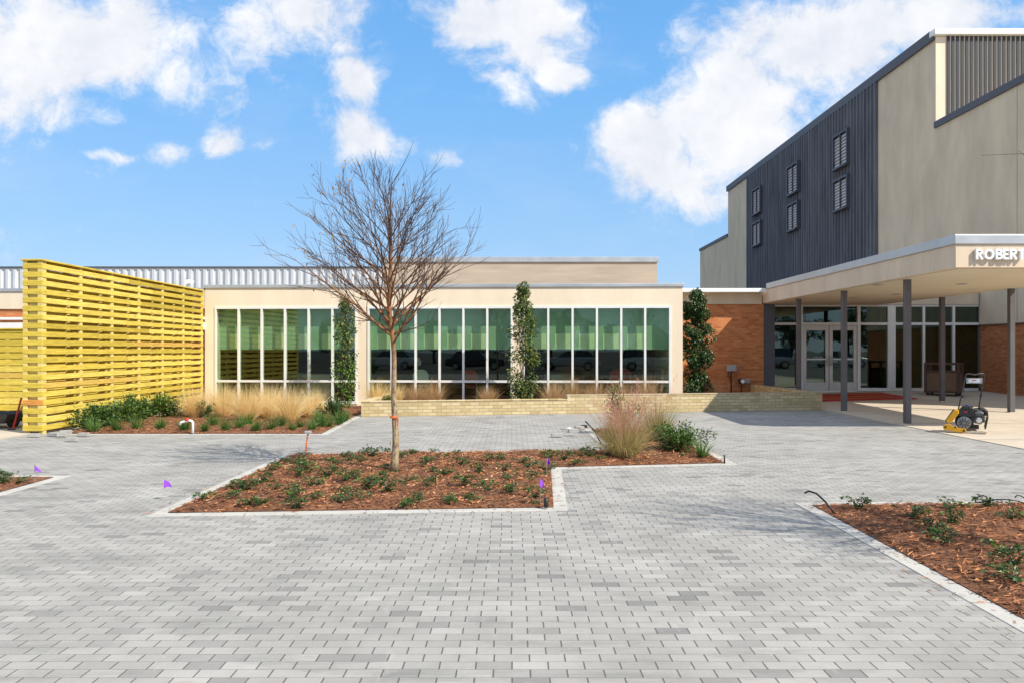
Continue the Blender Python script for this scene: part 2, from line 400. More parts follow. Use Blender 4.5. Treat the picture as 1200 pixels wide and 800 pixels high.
def struct(o): o['kind'] = 'structure'; return o
def G(px, py, z=0.):
    Y = F*(H-z)/(py-410); return Vector(((px-600)*Y/F, Y, z))
def AT(px, py, Y): return Vector(((px-600)*Y/F, Y, H-(py-410)*Y/F))
def inset(poly, d):
    n = len(poly); out = []
    for i in range(n):
        p0, p1, p2 = (Vector(poly[(i+k-1) % n][:2]) for k in range(3))
        e1 = (p1-p0).normalized(); e2 = (p2-p1).normalized()
        n1 = Vector((-e1.y, e1.x)); n2 = Vector((-e2.y, e2.x))
        out.append(tuple(p1 + (n1+n2)*(d/(1+n1.dot(n2)))))
    return out
def inside(x, y, poly):
    c = False; n = len(poly)
    for i in range(n):
        x1, y1 = poly[i][:2]; x2, y2 = poly[(i+1) % n][:2]
        if (y1 > y) != (y2 > y) and x < (x2-x1)*(y-y1)/(y2-y1)+x1: c = not c
    return c
def edist(x, y, poly):
    p = Vector((x, y)); b = 9
    for i in range(len(poly)):
        a = Vector(poly[i][:2]); e = Vector(poly[(i+1) % len(poly)][:2])-a
        t = max(0, min(1, (p-a).dot(e)/e.length_squared)); b = min(b, (p-a-e*t).length)
    return b

# ------------------------------------------------------------------ setting: ground, paving, slab
struct(MB().box(-700, 700, -500, 900, -.3, -.02).build('ground', M['asphalt']))
struct(MB().box(-45, 16, -6, 24, -.015, 0).build('paving', M['paver']))
def slabz(x, y):
    s = .3 + .7*max(0, min(1, (x-7.75)/3.4)); return .012 + .19*max(0, min(1, (y-15)/8))*s
sb = MB(); nx, ny = 14, 28
xs = [7.75+(15.2-7.75)*i/nx for i in range(nx+1)]; ys = [6.+(23.7-6.)*j/ny for j in range(ny+1)]
vs = [(x, y, slabz(x, y)) for y in ys for x in xs]
fs = [(j*(nx+1)+i, j*(nx+1)+i+1, (j+1)*(nx+1)+i+1, (j+1)*(nx+1)+i) for j in range(ny) for i in range(nx)]
sb.add(vs, fs)
for (a, b) in (((7.75, 6), (7.75, 23.7)), ((7.75, 6), (15.2, 6))):      # slab edge
    k = len(sb.v); n = 28
    for i in range(n+1):
        x = a[0]+(b[0]-a[0])*i/n; y = a[1]+(b[1]-a[1])*i/n; sb.v += [(x, y, -.01), (x, y, slabz(x, y))]
    sb.f += [(k+2*i, k+2*i+2, k+2*i+3, k+2*i+1) for i in range(n)]
struct(sb.build('entrance_slab', M['concrete']))
jb = MB()                                                          # control joints tooled in the slab
for y in (9.5, 12.2, 14.9, 17.6, 20.3):
    for i in range(nx): 
        x0, x1 = xs[i], xs[i+1]; jb.add([(x0,y-.008,slabz(x0,y)+.003),(x1,y-.008,slabz(x1,y)+.003),(x1,y+.008,slabz(x1,y)+.003),(x0,y+.008,slabz(x0,y)+.003)], [(0,1,2,3)])
struct(jb.build('slab_joint', M['trim']))
struct(MB().box(-14, -8.62, 9.2, 19.5, -.01, .02).build('side_path', M['concrete']))

def bed(poly, name, nstraw, seedv, edge_open=False, base=.010):
    rnd = random.Random(seedv)
    inn = inset(poly, .13)
    k = MB(); n = len(poly)
    for i in range(n):                                            # flush concrete curb, butt-jointed lengths
        a, b = Vector(poly[i][:2]), Vector(poly[(i+1) % n][:2]); c, d = Vector(inn[(i+1) % n]), Vector(inn[i])
        L = (b-a).length; m = max(1, round(L/1.2))
        for q in range(m):
            t0 = q/m + (.004/L if q else 0); t1 = (q+1)/m - (.004/L if q < m-1 else 0)
            k.hexa([a.lerp(b, t0), a.lerp(b, t1), d.lerp(c, t1), d.lerp(c, t0)], -.01, .004+rnd.uniform(0, .002))
    struct(k.build(name+'_kerb', M['curb'], bevel=.003))
    bm = bmesh.new()
    f = bm.faces.new([bm.verts.new((x, y, 0)) for x, y in inn]); bmesh.ops.triangulate(bm, faces=[f])
    x0 = min(p[0] for p in inn); x1 = max(p[0] for p in inn); y0 = min(p[1] for p in inn); y1 = max(p[1] for p in inn)
    st = .12
    for ax, lo, hi in ((0, x0, x1), (1, y0, y1)):
        q = lo+st
        while q < hi:
            co = [0, 0, 0]; no = [0, 0, 0]; co[ax] = q; no[ax] = 1
            bmesh.ops.bisect_plane(bm, geom=bm.verts[:]+bm.edges[:]+bm.faces[:], plane_co=co, plane_no=no); q += st
    def mz(x, y):
        d = edist(x, y, inn)
        return base + min(d/.2, 1)*(.03+.045*noise.noise(Vector((x*1.7, y*1.7, 3)))+.02*noise.noise(Vector((x*7, y*7, 1))))
    for v in bm.verts: v.co.z = mz(v.co.x, v.co.y)
    me = bpy.data.meshes.new('mulch_ground'); bm.to_mesh(me); bm.free(); me.materials.append(M['mulch'])
    me.polygons.foreach_set('use_smooth', [True]*len(me.polygons))
    o = bpy.data.objects.new('mulch_ground', me); C.objects.link(o); struct(o)
    s = MB(); c = 0; spill = nstraw//45
    while c < nstraw:
        out = c < spill
        x, y = rnd.uniform(x0-.35*out, x1+.35*out), rnd.uniform(y0-.35*out, y1+.35*out)
        if out:
            if inside(x, y, inn) or edist(x, y, inn) > .32*rnd.random()**1.6: continue
            a = rnd.uniform(0, 6.28); l = rnd.uniform(.006, .03); w = rnd.uniform(.001, .004); z = .009; c += 1
            ux, uy = math.cos(a), math.sin(a)
            s.add([(x-ux*l+uy*w, y-uy*l-ux*w, z), (x+ux*l+uy*w, y+uy*l-ux*w, z+.002), (x+ux*l-uy*w, y+uy*l+ux*w, z+.004), (x-ux*l-uy*w, y-uy*l+ux*w, z+.002)], [(0,1,2,3)]); continue
        if not inside(x, y, inn): continue
        if y > 15.5: 
            if rnd.random() < .5: continue
        c += 1; a = rnd.uniform(0, math.pi*2); z = mz(x, y)+.003+rnd.random()*.012
        if rnd.random() < .6:                                      # needles and shreds
            l = rnd.uniform(.016, .048); w = rnd.uniform(.0013, .0029)
            if rnd.random() < .03: l *= rnd.uniform(1.5, 2.6); w *= 1.9
        else: l = rnd.uniform(.008, .022); w = rnd.uniform(.004, .010)
        t = rnd.uniform(-.35, .35)
        ux, uy = math.cos(a), math.sin(a); wx, wy = -uy*w, ux*w; tz = abs(l*t)
        s.add([(x-ux*l-wx, y-uy*l-wy, z-.004), (x+ux*l-wx, y+uy*l-wy, z+tz), (x+ux*l+wx, y+uy*l+wy, z+tz+w*.5), (x-ux*l+wx, y-uy*l+wy, z+w*.5-.002)], [(0,1,2,3)])
    tag(s.build('mulch', M['straw']), kind='stuff')
    return inn, mz
centre = [(-3.3,6.6),(.52,6.85),(.62,9.26),(2.955,9.6),(2.95,14.0),(1.37,14.0),(1.42,11.05),(-3.27,10.6)]
c_in, c_z = bed(centre, 'centre_bed', 20000, 1)
right = [(2.67,1.2),(8.2,1.2),(8.2,7.35),(2.77,7.2)]
r_in, r_z = bed(right, 'right_bed', 30000, 2)
left = [(-11,4.2),(-5.28,4.2),(-5.27,8.76),(-11,8.76)]
l_in, l_z = bed(left, 'left_bed', 5000, 3)
front = [(-8.2,13.0),(-3.29,13.0),(-3.42,16.45),(-3.42,19.6),(-8.2,19.85)]
f_in, f_z = bed(front, 'front_bed', 12000, 4)

# ------------------------------------------------------------------ the low wing with the window wall
FA = Vector((-8.39, 20.0)); FB = Vector((4.545, 19.5)); FD = (FB-FA).normalized(); FN = Vector((-FD.y, FD.x))
def fu(px):                                                       # photo column -> metres along the facade
    k = (px-600)/F                                                # point FA + u*FD with x = k*y
    return (k*FA.y-FA.x)/(FD.x-k*FD.y)
def fz(py): return H+(410-py)*19.72/F
def fp(u, o): q = FA+FD*u+FN*o; return (q.x, q.y)
def fbox(mb, u0, u1, z0, z1, o0, o1): return mb.hexa([fp(u0, o0), fp(u1, o0), fp(u1, o1), fp(u0, o1)], z0, z1)
UE = fu(800)
wing = thing('low_building', (FA.x, FA.y, 0), 'long low cream building with tall green tinted window bands behind the brick planter', 'building')
groups = [[253,279.7,306.7,334,361.7,389.5,417], [432,459,487,515,543,571,599.5], [614,642.5,671,699.5,728,756,785]]
zt, zb, ztr = fz(359.5), fz(471.5), fz(446.5)
ztop, zfl = fz(333.0), fz(337)
w = MB()
us = [(fu(g[0]), fu(g[-1])) for g in groups]
fbox(w, 0, UE, zt, zfl-.0, 0, .28)                                # head band
fbox(w, 0, UE, -.02, zb, 0, .28)
e = [0]+[q for p in us for q in p]+[UE]
for i in range(0, len(e), 2): fbox(w, e[i], e[i+1], zb, zt, 0, .28)
w.build('wall', M['cream'], wing)
fl = MB(); fbox(fl, -.02, UE+.03, zfl, ztop, -.035, .33); fl.build('roof_flashing', M['flashing'], wing, bevel=.01)
q = MB(); fbox(q, 0, UE, zfl-.2, zfl-.02, .3, 9.5); q.build('roof', M['oldroof'], wing)
q = MB(); fbox(q, UE-.28, UE, -.02, zfl-.01, .285, 9.5); q.build('side_wall', M['cream'], wing)
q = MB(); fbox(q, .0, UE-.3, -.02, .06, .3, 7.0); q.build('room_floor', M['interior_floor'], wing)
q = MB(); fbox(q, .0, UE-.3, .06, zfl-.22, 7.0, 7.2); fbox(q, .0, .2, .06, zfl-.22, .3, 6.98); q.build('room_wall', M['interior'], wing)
for gi, g in enumerate(groups):
    u = [fu(p) for p in g]
    fr = MB(); t = .028
    fbox(fr, u[0]-.03, u[-1]+.03, zt-.05, zt+.012, -.02, .10)
    fbox(fr, u[0]-.05, u[-1]+.05, zb-.03, zb+.035, -.03, .10)
    fbox(fr, u[0]-.03, u[0]+.022, zb+.035, zt-.05, -.02, .10)
    fbox(fr, u[-1]-.022, u[-1]+.03, zb+.035, zt-.05, -.02, .10)
    for a in u[1:-1]: fbox(fr, a-t, a+t, zb+.035, zt-.05, -.02, .10)
    for i in range(6):
        a = u[i]+(t if i else .022); b = u[i+1]-(t if i < 5 else .022)
        fbox(fr, a, b, ztr-.03, ztr+.03, -.012, .09)
    fo = fr.build('window_frame', M['alum'], wing)
    for i in range(6):
        a = u[i]+(t if i else .022); b = u[i+1]-(t if i < 5 else .022)
        jit = .0
        p = MB(); fbox(p, a, b, ztr+.03, zt-.05, .030, .038); p.build('pane', M['green_glass'], fo)
        p = MB(); fbox(p, a, b, zb+.035, ztr-.03, .030, .038); p.build('pane', M['green_glass'], fo)
    sh = MB(); zs = fz(409.5)
    fbox(sh, u[0]+.0, u[-1]-.0, zs, zt+.03, .24, .246); so_ = sh.build('roller_shade', M['shade'], wing)
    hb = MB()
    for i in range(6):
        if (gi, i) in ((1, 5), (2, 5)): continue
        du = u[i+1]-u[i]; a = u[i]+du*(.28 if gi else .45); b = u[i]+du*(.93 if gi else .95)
        hb = MB(); fbox(hb, a, b, zs+.02, zs+.43, .233, .2385); hb.build('painted_light_square', M['shade_lit'], so_)  # bright light square low on the shade, painted as a paler rectangle
# far left stretch of the same street front
lw = thing('brick_building', (-14, 20.1, 0), 'brick and cream wing behind the left end of the timber fences', 'building')
w = MB(); fbox(w, -14, -.01, fz(361), fz(340), 0, .25); w.build('fascia', M['cream'], lw)
w = MB(); fbox(w, -14, -.01, -.02, fz(361)-.001, .04, .3); w.build('wall', M['orange_brick'], lw)
w = MB(); fbox(w, -14, -.01, fz(374), fz(371), -.06, .038); fbox(w, -14, -.01, fz(386), fz(377.5), -.10, .038); w.build('ledge', M['white_metal'], lw)
w = MB(); fbox(w, -14, -.021, fz(340), fz(336.5), -.03, .3); w.build('roof_flashing', M['flashing'], lw)
w = MB(); fbox(w, -14, -.01, fz(340)-.2, fz(340)-.02, .31, 9); w.build('roof', M['oldroof'], lw)

# ribbed metal roof storey and old parapet block behind
rs = thing('ribbed_roof_storey', (-12, 30, 3), 'low grey ribbed metal storey rising behind the roof left of the bare tree', 'building')
YB = 30.
def bz(py): return H+(410-py)*YB/F
x0, x1 = -40, (447-600)*YB/F
MB().box(x0, x1, YB+.08, YB+6, 2.5, bz(314)).build('wall', M['rib'], rs)
rb = MB(); x = x0
while x < x1-.1:
    rb.add([(x,YB+.08,bz(338)-.5),(x+.045,YB,bz(338)-.5),(x+.145,YB,bz(338)-.5),(x+.19,YB+.08,bz(338)-.5)]+[(x,YB+.08,bz(316)),(x+.045,YB,bz(316)),(x+.145,YB,bz(316)),(x+.19,YB+.08,bz(316))],
           [(0,1,5,4),(1,2,6,5),(2,3,7,6),(4,5,6,7)]); x += .30
rb.build('rib_panel', M['rib'], rs)
MB().box(x0-.1, x1+.05, YB-.01, YB+6, bz(314)+.002, bz(312.5)).build('roof_trim', M['trim'], rs)
pb = thing('parapet_block', (0, 30, 3), 'weathered tan flat roofed block rising behind the middle of the cream building', 'building')
xa, xb = (447-600)*YB/F+.06, (770-600)*YB/F
MB().box(xa, xb, YB, YB+7, 2.5, bz(307.5)).build('wall', M['oldroof'], pb)
MB().box(xa-.05, xb+.05, YB-.06, YB+7, bz(307.4), bz(301.5)).build('roof_flashing', M['flashing'], pb, bevel=.01)
fd = thing('flood_light', AT(222, 336, 20.6), 'small white flood light on the low roof edge right above the timber fence', 'light')
b = AT(222, 336, 20.6)
MB().tube([b, b+Vector((0,0,.1))], .012).build('bracket', M['grey_box'], fd)
MB().obox(b+Vector((-.05,0,.13)), (.05,0,.02), (0,.04,0), (-.02,0,.05)).obox(b+Vector((.06,0,.12)), (.05,0,-.02), (0,.04,0), (.02,0,.05)).build('lamp_head', M['white'], fd, bevel=.008)

# ------------------------------------------------------------------ brick recess + entrance building
ent = thing('entrance_building', (9, 22.6, 0), 'orange brick and glass entrance front with double doors under the canopy', 'building')
YR = 22.6
MB().box(4.3, 7.77, YR, YR+.3, -.02, 2.905).build('wall', M['orange_brick'], ent, label='orange brick wall crossed by a diagonal shadow')
MB().box(4.3, 7.70, YR-.05, YR+.3, 2.907, 3.24).build('fascia', M['stucco'], ent)
MB().box(4.2, 7.68, YR-.45, YR+.3, 3.242, 3.36).build('roof_edge', M['white_metal'], ent, bevel=.01)
MB().tube([(5.02,YR-.1,3.24),(5.02,YR-.1,2.95),(5.0,YR-.1,.3)], .045, 8).build('downspout', M['white_metal'], ent)
YE = 23.4
MB().box(7.77, 8.12, YR+.02, YE+.12, -.02, 2.93).build('corner_pilaster', M['trim'], ent)
MB().box(4.3, 14.85, YE+.02, YE+14, 3.2, 3.36).build('roof', M['oldroof'], ent)
MB().box(7.78, 14.85, YE-.1, YE+.02, 2.94, 3.36).build('wall', M['stucco'], ent)
def ex(px): return (px-600)*YE/F
def ez(py): return H+(410-py)*YE/F
fzb = .21
fr = MB()
lites = [(902,937),(937,939),(1007,1039),(1048,1081.7),(1081.7,1116.8),(1116.8,1152)]
zt2, ztr2 = 2.935, ez(379.5)
vert = [(901,904),(937.5,940),(1004,1007.5),(1039.5,1048.5),(1080.5,1083),(1115.5,1118),(1151,1154.5)]
for a, b in vert: fr.box(ex(a), ex(b), YE-.06, YE+.06, fzb, zt2)
for i in range(len(vert)-1):
    a, b = ex(vert[i][1]), ex(vert[i+1][0])
    fr.box(a, b, YE-.05, YE+.05, zt2-.06, zt2); fr.box(a, b, YE-.05, YE+.05, ztr2-.04, ztr2+.04)
    if i != 1: fr.box(a, b, YE-.05, YE+.05, fzb, fzb+.09)
fo = fr.build('window_frame', M['alum'], ent)
MB().box(ex(1154.6), 14.88, YE-.05, YE+.05, .1, 2.935).build('end_panel', M['column'], ent)
for i in range(len(vert)-1):
    a, b = ex(vert[i][1]), ex(vert[i+1][0])
    MB().box(a, b, YE-.004, YE+.004, ztr2+.04, zt2-.06).build('pane', M['dark_glass'], fo)
    if i != 1: MB().box(a, b, YE-.004, YE+.004, fzb+.09, ztr2-.04).build('pane', M['dark_glass'], fo)
# double doors
da, db = ex(940), ex(1004); dm = ex(971)
for s, (a, b) in enumerate(((da+.012, dm-.008), (dm+.008, db-.012))):
    d = MB(); z0, z1 = fzb+.01, ztr2-.05; sw = .11
    d.box(a, a+sw, YE-.04, YE+.02, z0, z1); d.box(b-sw, b, YE-.04, YE+.02, z0, z1)
    d.box(a+sw, b-sw, YE-.04, YE+.02, z0, z0+.26); d.box(a+sw, b-sw, YE-.04, YE+.02, z1-.16, z1)
    do = d.build('door', M['alum_warm'], ent, bevel=.006)
    MB().box(a+sw, b-sw, YE-.012, YE-.004, z0+.26, z1-.16).build('pane', M['dark_glass'], do)
    MB().box(a+sw, b-sw, YE-.07, YE-.042, 1.19, 1.235).build('push_bar', M['white_metal'], do)
    hx = b-.055 if s == 0 else a+.055
    MB().tube([(hx,YE-.04,1.32),(hx,YE-.11,1.32),(hx,YE-.11,1.02),(hx,YE-.04,1.02)], .014, 8).tube([(hx,YE-.11,1.14),(hx+(.16 if s else -.06),YE-.11,1.14)], .016, 8).build('handle', M['chrome'], do)
MB().box(da, db, YE-.05, YE+.03, slabz(9.6,YE)-.01, fzb+.008).build('threshold', M['alum'], ent)
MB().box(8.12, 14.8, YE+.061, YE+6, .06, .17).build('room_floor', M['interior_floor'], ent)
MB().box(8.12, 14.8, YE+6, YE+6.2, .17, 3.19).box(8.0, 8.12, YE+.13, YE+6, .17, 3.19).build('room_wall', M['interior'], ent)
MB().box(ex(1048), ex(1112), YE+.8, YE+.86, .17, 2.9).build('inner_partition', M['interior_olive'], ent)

# ------------------------------------------------------------------ tall hall on the right
XT = 14.9; HT, HL = 12.57, 9.3; Y1 = 25.8
def yx(px): return F*XT/(px-600)
hall = thing('tall_hall', (XT, 35, 0), 'tall beige windowed hall with a slate ribbed side and stepped roof on the right', 'building')
YN = 16.0
MB().box(XT, XT+22, YN, 58, 2.3, HL).build('wall', M['stucco'], hall)
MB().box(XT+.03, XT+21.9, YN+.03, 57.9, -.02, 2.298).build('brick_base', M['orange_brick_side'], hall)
MB().box(XT, XT+20, Y1, 50.5, HL+.002, HT).build('upper_wall', M['stucco'], hall)
MB().box(XT-.07, XT+22, 50.55, 58.05, HL+.002, HL+.2).build('lower_roof_trim', M['trim'], hall)
MB().box(XT-.07, XT+.3, YN-.05, Y1-.05, HL-.02, HL+.20).build('lower_roof_trim', M['trim'], hall)
MB().box(XT-.10, XT+20.1, Y1+.15, 50.6, HT+.003, HT+.2).box(XT-.10, XT-.002, Y1-.02, 50.6, HT-.16, HT+.002).build('upper_roof_trim', M['trim'], hall)
MB().box(XT-.12, XT+20, Y1-.22, Y1+.14, HT-.04, HT+.16).build('front_fascia', M['white_metal'], hall, bevel=.01)
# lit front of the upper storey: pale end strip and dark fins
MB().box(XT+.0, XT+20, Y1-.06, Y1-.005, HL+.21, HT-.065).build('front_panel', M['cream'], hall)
fn = MB(); x = XT+.38
while x < XT+9: fn.box(x, x+.098, Y1-.095, Y1-.062, HL+.22, HT-.07); x += .163
fn.build('fins', M['fin'], hall)
# slate ribbed siding
ya, yb = yx(1029), yx(875.5)
MB().box(XT-.055, XT-.003, ya, yb, 2.6, HT-.165).build('slate_siding', M['slate'], hall)
rb = MB(); y = ya+.02
while y < yb-.15:
    zr = HT-.17
    rb.add([(XT-.056,y,2.6),(XT-.125,y+.03,2.6),(XT-.125,y+.11,2.6),(XT-.056,y+.14,2.6),(XT-.056,y,zr),(XT-.125,y+.03,zr),(XT-.125,y+.11,zr),(XT-.056,y+.14,zr)],
           [(0,4,5,1),(1,5,6,2),(2,6,7,3),(4,7,6,5)]); y += .30
rb.build('siding_ribs', M['slate'], hall)
for j, (yc) in enumerate((32.75, 38.35, 44.0)):
    for (za, zb_) in ((9.62, 11.22), (7.72, 9.2)):
        wh = .74
        f = MB(); X0, X1 = XT-.27, XT-.056
        f.box(X0, X1, yc-wh, yc-wh+.09, za, zb_); f.box(X0, X1, yc+wh-.09, yc+wh, za, zb_)
        f.box(X0, X1, yc-wh+.09, yc+wh-.09, zb_-.09, zb_); f.box(X0-.05, X1, yc-wh+.09, yc+wh-.09, za, za+.09)
        f.box(X0+.02, X1, yc-.03, yc+.03, za+.09, zb_-.09)
        wo = f.build('window', M['trim'], hall)
        s = MB(); n = 9
        for k in range(n):
            zc = za+.14+(zb_-za-.28)*(k+.5)/n; h = (zb_-za-.28)/n*.42
            for a, b in ((yc-wh+.10, yc-.035), (yc+.035, yc+wh-.10)): 
                s.obox((X0+.10, (a+b)/2, zc), (0,(b-a)/2,0), (.02,0,h), (.006,0,-.003))
        s.build('shutter', M['shutter'], wo)
        MB().box(XT-.12, XT-.058, yc-wh+.1, yc+wh-.1, za+.1, zb_-.1).build('pane', M['car_glass'], wo)
# stucco joints
gj = MB()
for yv in (yx(1192),): gj.box(XT-.004, XT-.001, yv-.005, yv+.005, 2.35, HL-.03)
gj.build('stucco_joint', M['column'], hall)
MB().box(XT-.03, XT-.001, YN, Y1+20, 2.27, 2.30).build('drip_edge', M['trim'], hall)

# ------------------------------------------------------------------ canopy
can = thing('canopy', (9.7, 17, 0), 'flat beige entrance canopy with grey metal edge on slim dark columns', 'canopy')
CX0, CX1, CY0, CY1 = 7.71, 11.72, 12.72, 23.28
MB().box(CX0, CX1, CY0, YR-.46, 2.93, 3.33).box(CX0+.02, CX1, YR-.46, CY1, 2.93, 3.33).build('roof', M['canopy'], can)
MB().box(CX0+.12, CX1-.12, CY0+.12, CY1-.05, 2.918, 2.929).build('soffit', M['soffit'], can)
fl = MB(); fl.box(CX0-.03, CX1+.03, CY0-.03, YR-.47, 3.333, 3.50).build('metal_edge', M['flashing'], can, bevel=.01)
def column(px, Y, xx):
    z = slabz(xx, Y)-.01; t = .055
    m = MB(); m.box(xx-t, xx+t, Y-t, Y-t+.012, z, 2.917).box(xx-t, xx+t, Y+t-.012, Y+t, z, 2.917).box(xx-.006, xx+.006, Y-t+.012, Y+t-.012, z, 2.917)
    m.box(xx-t+.004, xx-t+.012, Y-t+.012, Y+t-.012, z, 2.917).box(xx+t-.012, xx+t-.004, Y-t+.012, Y+t-.012, z, 2.917)
    c = m.build('column', M['column'], can)
    MB().box(xx-.085, xx+.085, Y-.085, Y+.085, z, z+.022).build('base_plate', M['machine_dust'], c)
for Y, xx in ((14.8, 7.99), (17.6, 7.98), (20.35, 7.97), (17.0, 11.59), (19.75, 11.6)): column(0, Y, xx)
for px, py in ((1028, 334), (1127, 333), (1050, 345), (1000, 349)):
    Y = F*1.415/(410-py); x = (px-600)*Y/F
    MB().lathe([(.11, 2.912), (.10, 2.906), (.075, 2.909), (.07, 2.9165)], (x, Y, 0), 20).build('downlight', M['grey_box'], can)
# lettering on the front edge
sg = thing('name_sign', (CX0+.3, CY0-.05, 3.1), 'white raised capital letters reading ROBERT on the canopy front', 'sign')
# letters drawn as geometric strokes with thickness
def letter(ch, x, z, h):
    W = h*.66; t = h*.2
    def arc(cx, cz, rx, rz, a0, a1, n=14):
        pts = []
        for i in range(n+1):
            a = R(a0+(a1-a0)*i/n); pts.append((cx+rx*math.cos(a), cz+rz*math.sin(a)))
        return pts
    st = []
    if ch == 'R': st = [[(t/2, 0), (t/2, h)], [(t/2, h-t/2), (W*.5, h-t/2)]+arc(W*.5, h*.72, W*.36, h*.28-t/2, 90, -90)+[(t/2, h*.44+t/2-.0)], [(W*.45, h*.46), (W-.01, 0)]]
    if ch == 'B': st = [[(t/2, 0), (t/2, h)], [(t/2, h-t/2), (W*.48, h-t/2)]+arc(W*.48, h*.735, W*.33, h*.265-t/2, 90, -90)+[(t/2, h*.55)], [(t/2, h*.47), (W*.5, h*.47)]+arc(W*.5, h*.285, W*.37, h*.285-t/2, 90, -90)+[(t/2, t/2)]]
    if ch == 'E': st = [[(t/2, 0), (t/2, h)], [(t/2, h-t/2), (W*.8, h-t/2)], [(t/2, h*.5), (W*.72, h*.5)], [(t/2, t/2), (W*.8, t/2)]]
    if ch == 'T': st = [[(0, h-t/2), (W*.9, h-t/2)], [(W*.45, 0), (W*.45, h-t)]]
    if ch == 'O': st = [arc(h*.47, h*.5, h*.47-t/2, h*.5-t/2, 0, 360, 28)]
    m = MB(); y0, y1 = CY0-.065, CY0-.012
    for si, p in enumerate(st):
        n = len(p); L = []; 
        for i in range(n):
            a = p[max(i-1, 0)]; b = p[min(i+1, n-1)]
            if ch == 'O' and i in (0, n-1): a, b = p[n-2], p[1]
            dx, dz = b[0]-a[0], b[1]-a[1]; l = math.hypot(dx, dz) or 1; nx_, nz_ = -dz/l*t/2, dx/l*t/2
            L.append(((p[i][0]+nx_, p[i][1]+nz_), (p[i][0]-nx_, p[i][1]-nz_)))
        yy = y0-.0015*si
        k = len(m.v)
        for (a, b) in L: m.v += [(x+a[0], yy, z+a[1]), (x+b[0], yy, z+b[1]), (x+b[0], y1, z+b[1]), (x+a[0], y1, z+a[1])]
        for i in range(n-1):
            for j in range(4): m.f.append((k+4*i+j, k+4*i+(j+1) % 4, k+4*i+4+(j+1) % 4, k+4*i+4+j))
        m.f += [(k, k+1, k+2, k+3), (k+4*n-4, k+4*n-3, k+4*n-2, k+4*n-1)]
    m.build('letter', M['white'], sg)
    return {'O': h*.94, 'T': W*.9, 'E': W*.8, 'B': W*.86, 'R': W}[ch]
hz = .182; zz = AT(0, 304.8, CY0).z; x = AT(1143.5, 300, CY0-.05).x
for ch in 'ROBERT': x += letter(ch, x, zz, hz)+.024

# ------------------------------------------------------------------ brick planter wall
pl = thing('brick_planter', (2, 17.4, 0), 'low pale yellow brick planter wall stepping up in front of the windows', 'planter')
W0 = Vector((-3.4, 16.5)); W1 = Vector((7.8, 18.4)); D = (W1-W0).normalized(); N = Vector((-D.y, D.x)); LW = (W1-W0).length
def wl(u, o): q = W0+D*u+N*o; return (q.x, q.y)
ust = (1.31+3.4)/D.x
MB().hexa([wl(0,0), wl(ust,0), wl(ust,.2), wl(0,.2)], -.02, .33).hexa([wl(ust,0), wl(LW,0), wl(LW,.2), wl(ust,.2)], -.02, .425).build('front_wall', M['yellow_brick'], pl, bevel=.004)
MB().hexa([wl(.0,-.012), wl(ust-.002,-.012), wl(ust-.002,.212), wl(.0,.212)], .332, .352).hexa([wl(ust-.01,-.012), wl(LW+.012,-.012), wl(LW+.012,.212), wl(ust-.01,.212)], .427, .45).build('coping', M['yellow_brick'], pl, bevel=.004)
a = Vector(wl(LW, .201)); b = Vector((7.55, 22.58))
MB().hexa([(a.x, a.y), (b.x, b.y), (b.x-.2, b.y), (a.x-.2, a.y-.03)], -.02, .45).build('return_wall', M['yellow_brick_side'], pl, bevel=.004)
a = Vector(wl(0, .201))
MB().hexa([(a.x, a.y), (a.x+.2, a.y+.03), (-3.2, 19.78), (-3.4, 19.79)], -.02, .35).build('return_wall', M['yellow_brick_side'], pl, bevel=.004)
MB().hexa([(-3.19,16.75), (7.5,18.58), (7.4,22.57), (4.56,22.57), (4.56,19.48), (-3.19,19.77)], -.018, .14).build('soil', M['mulch'], pl)

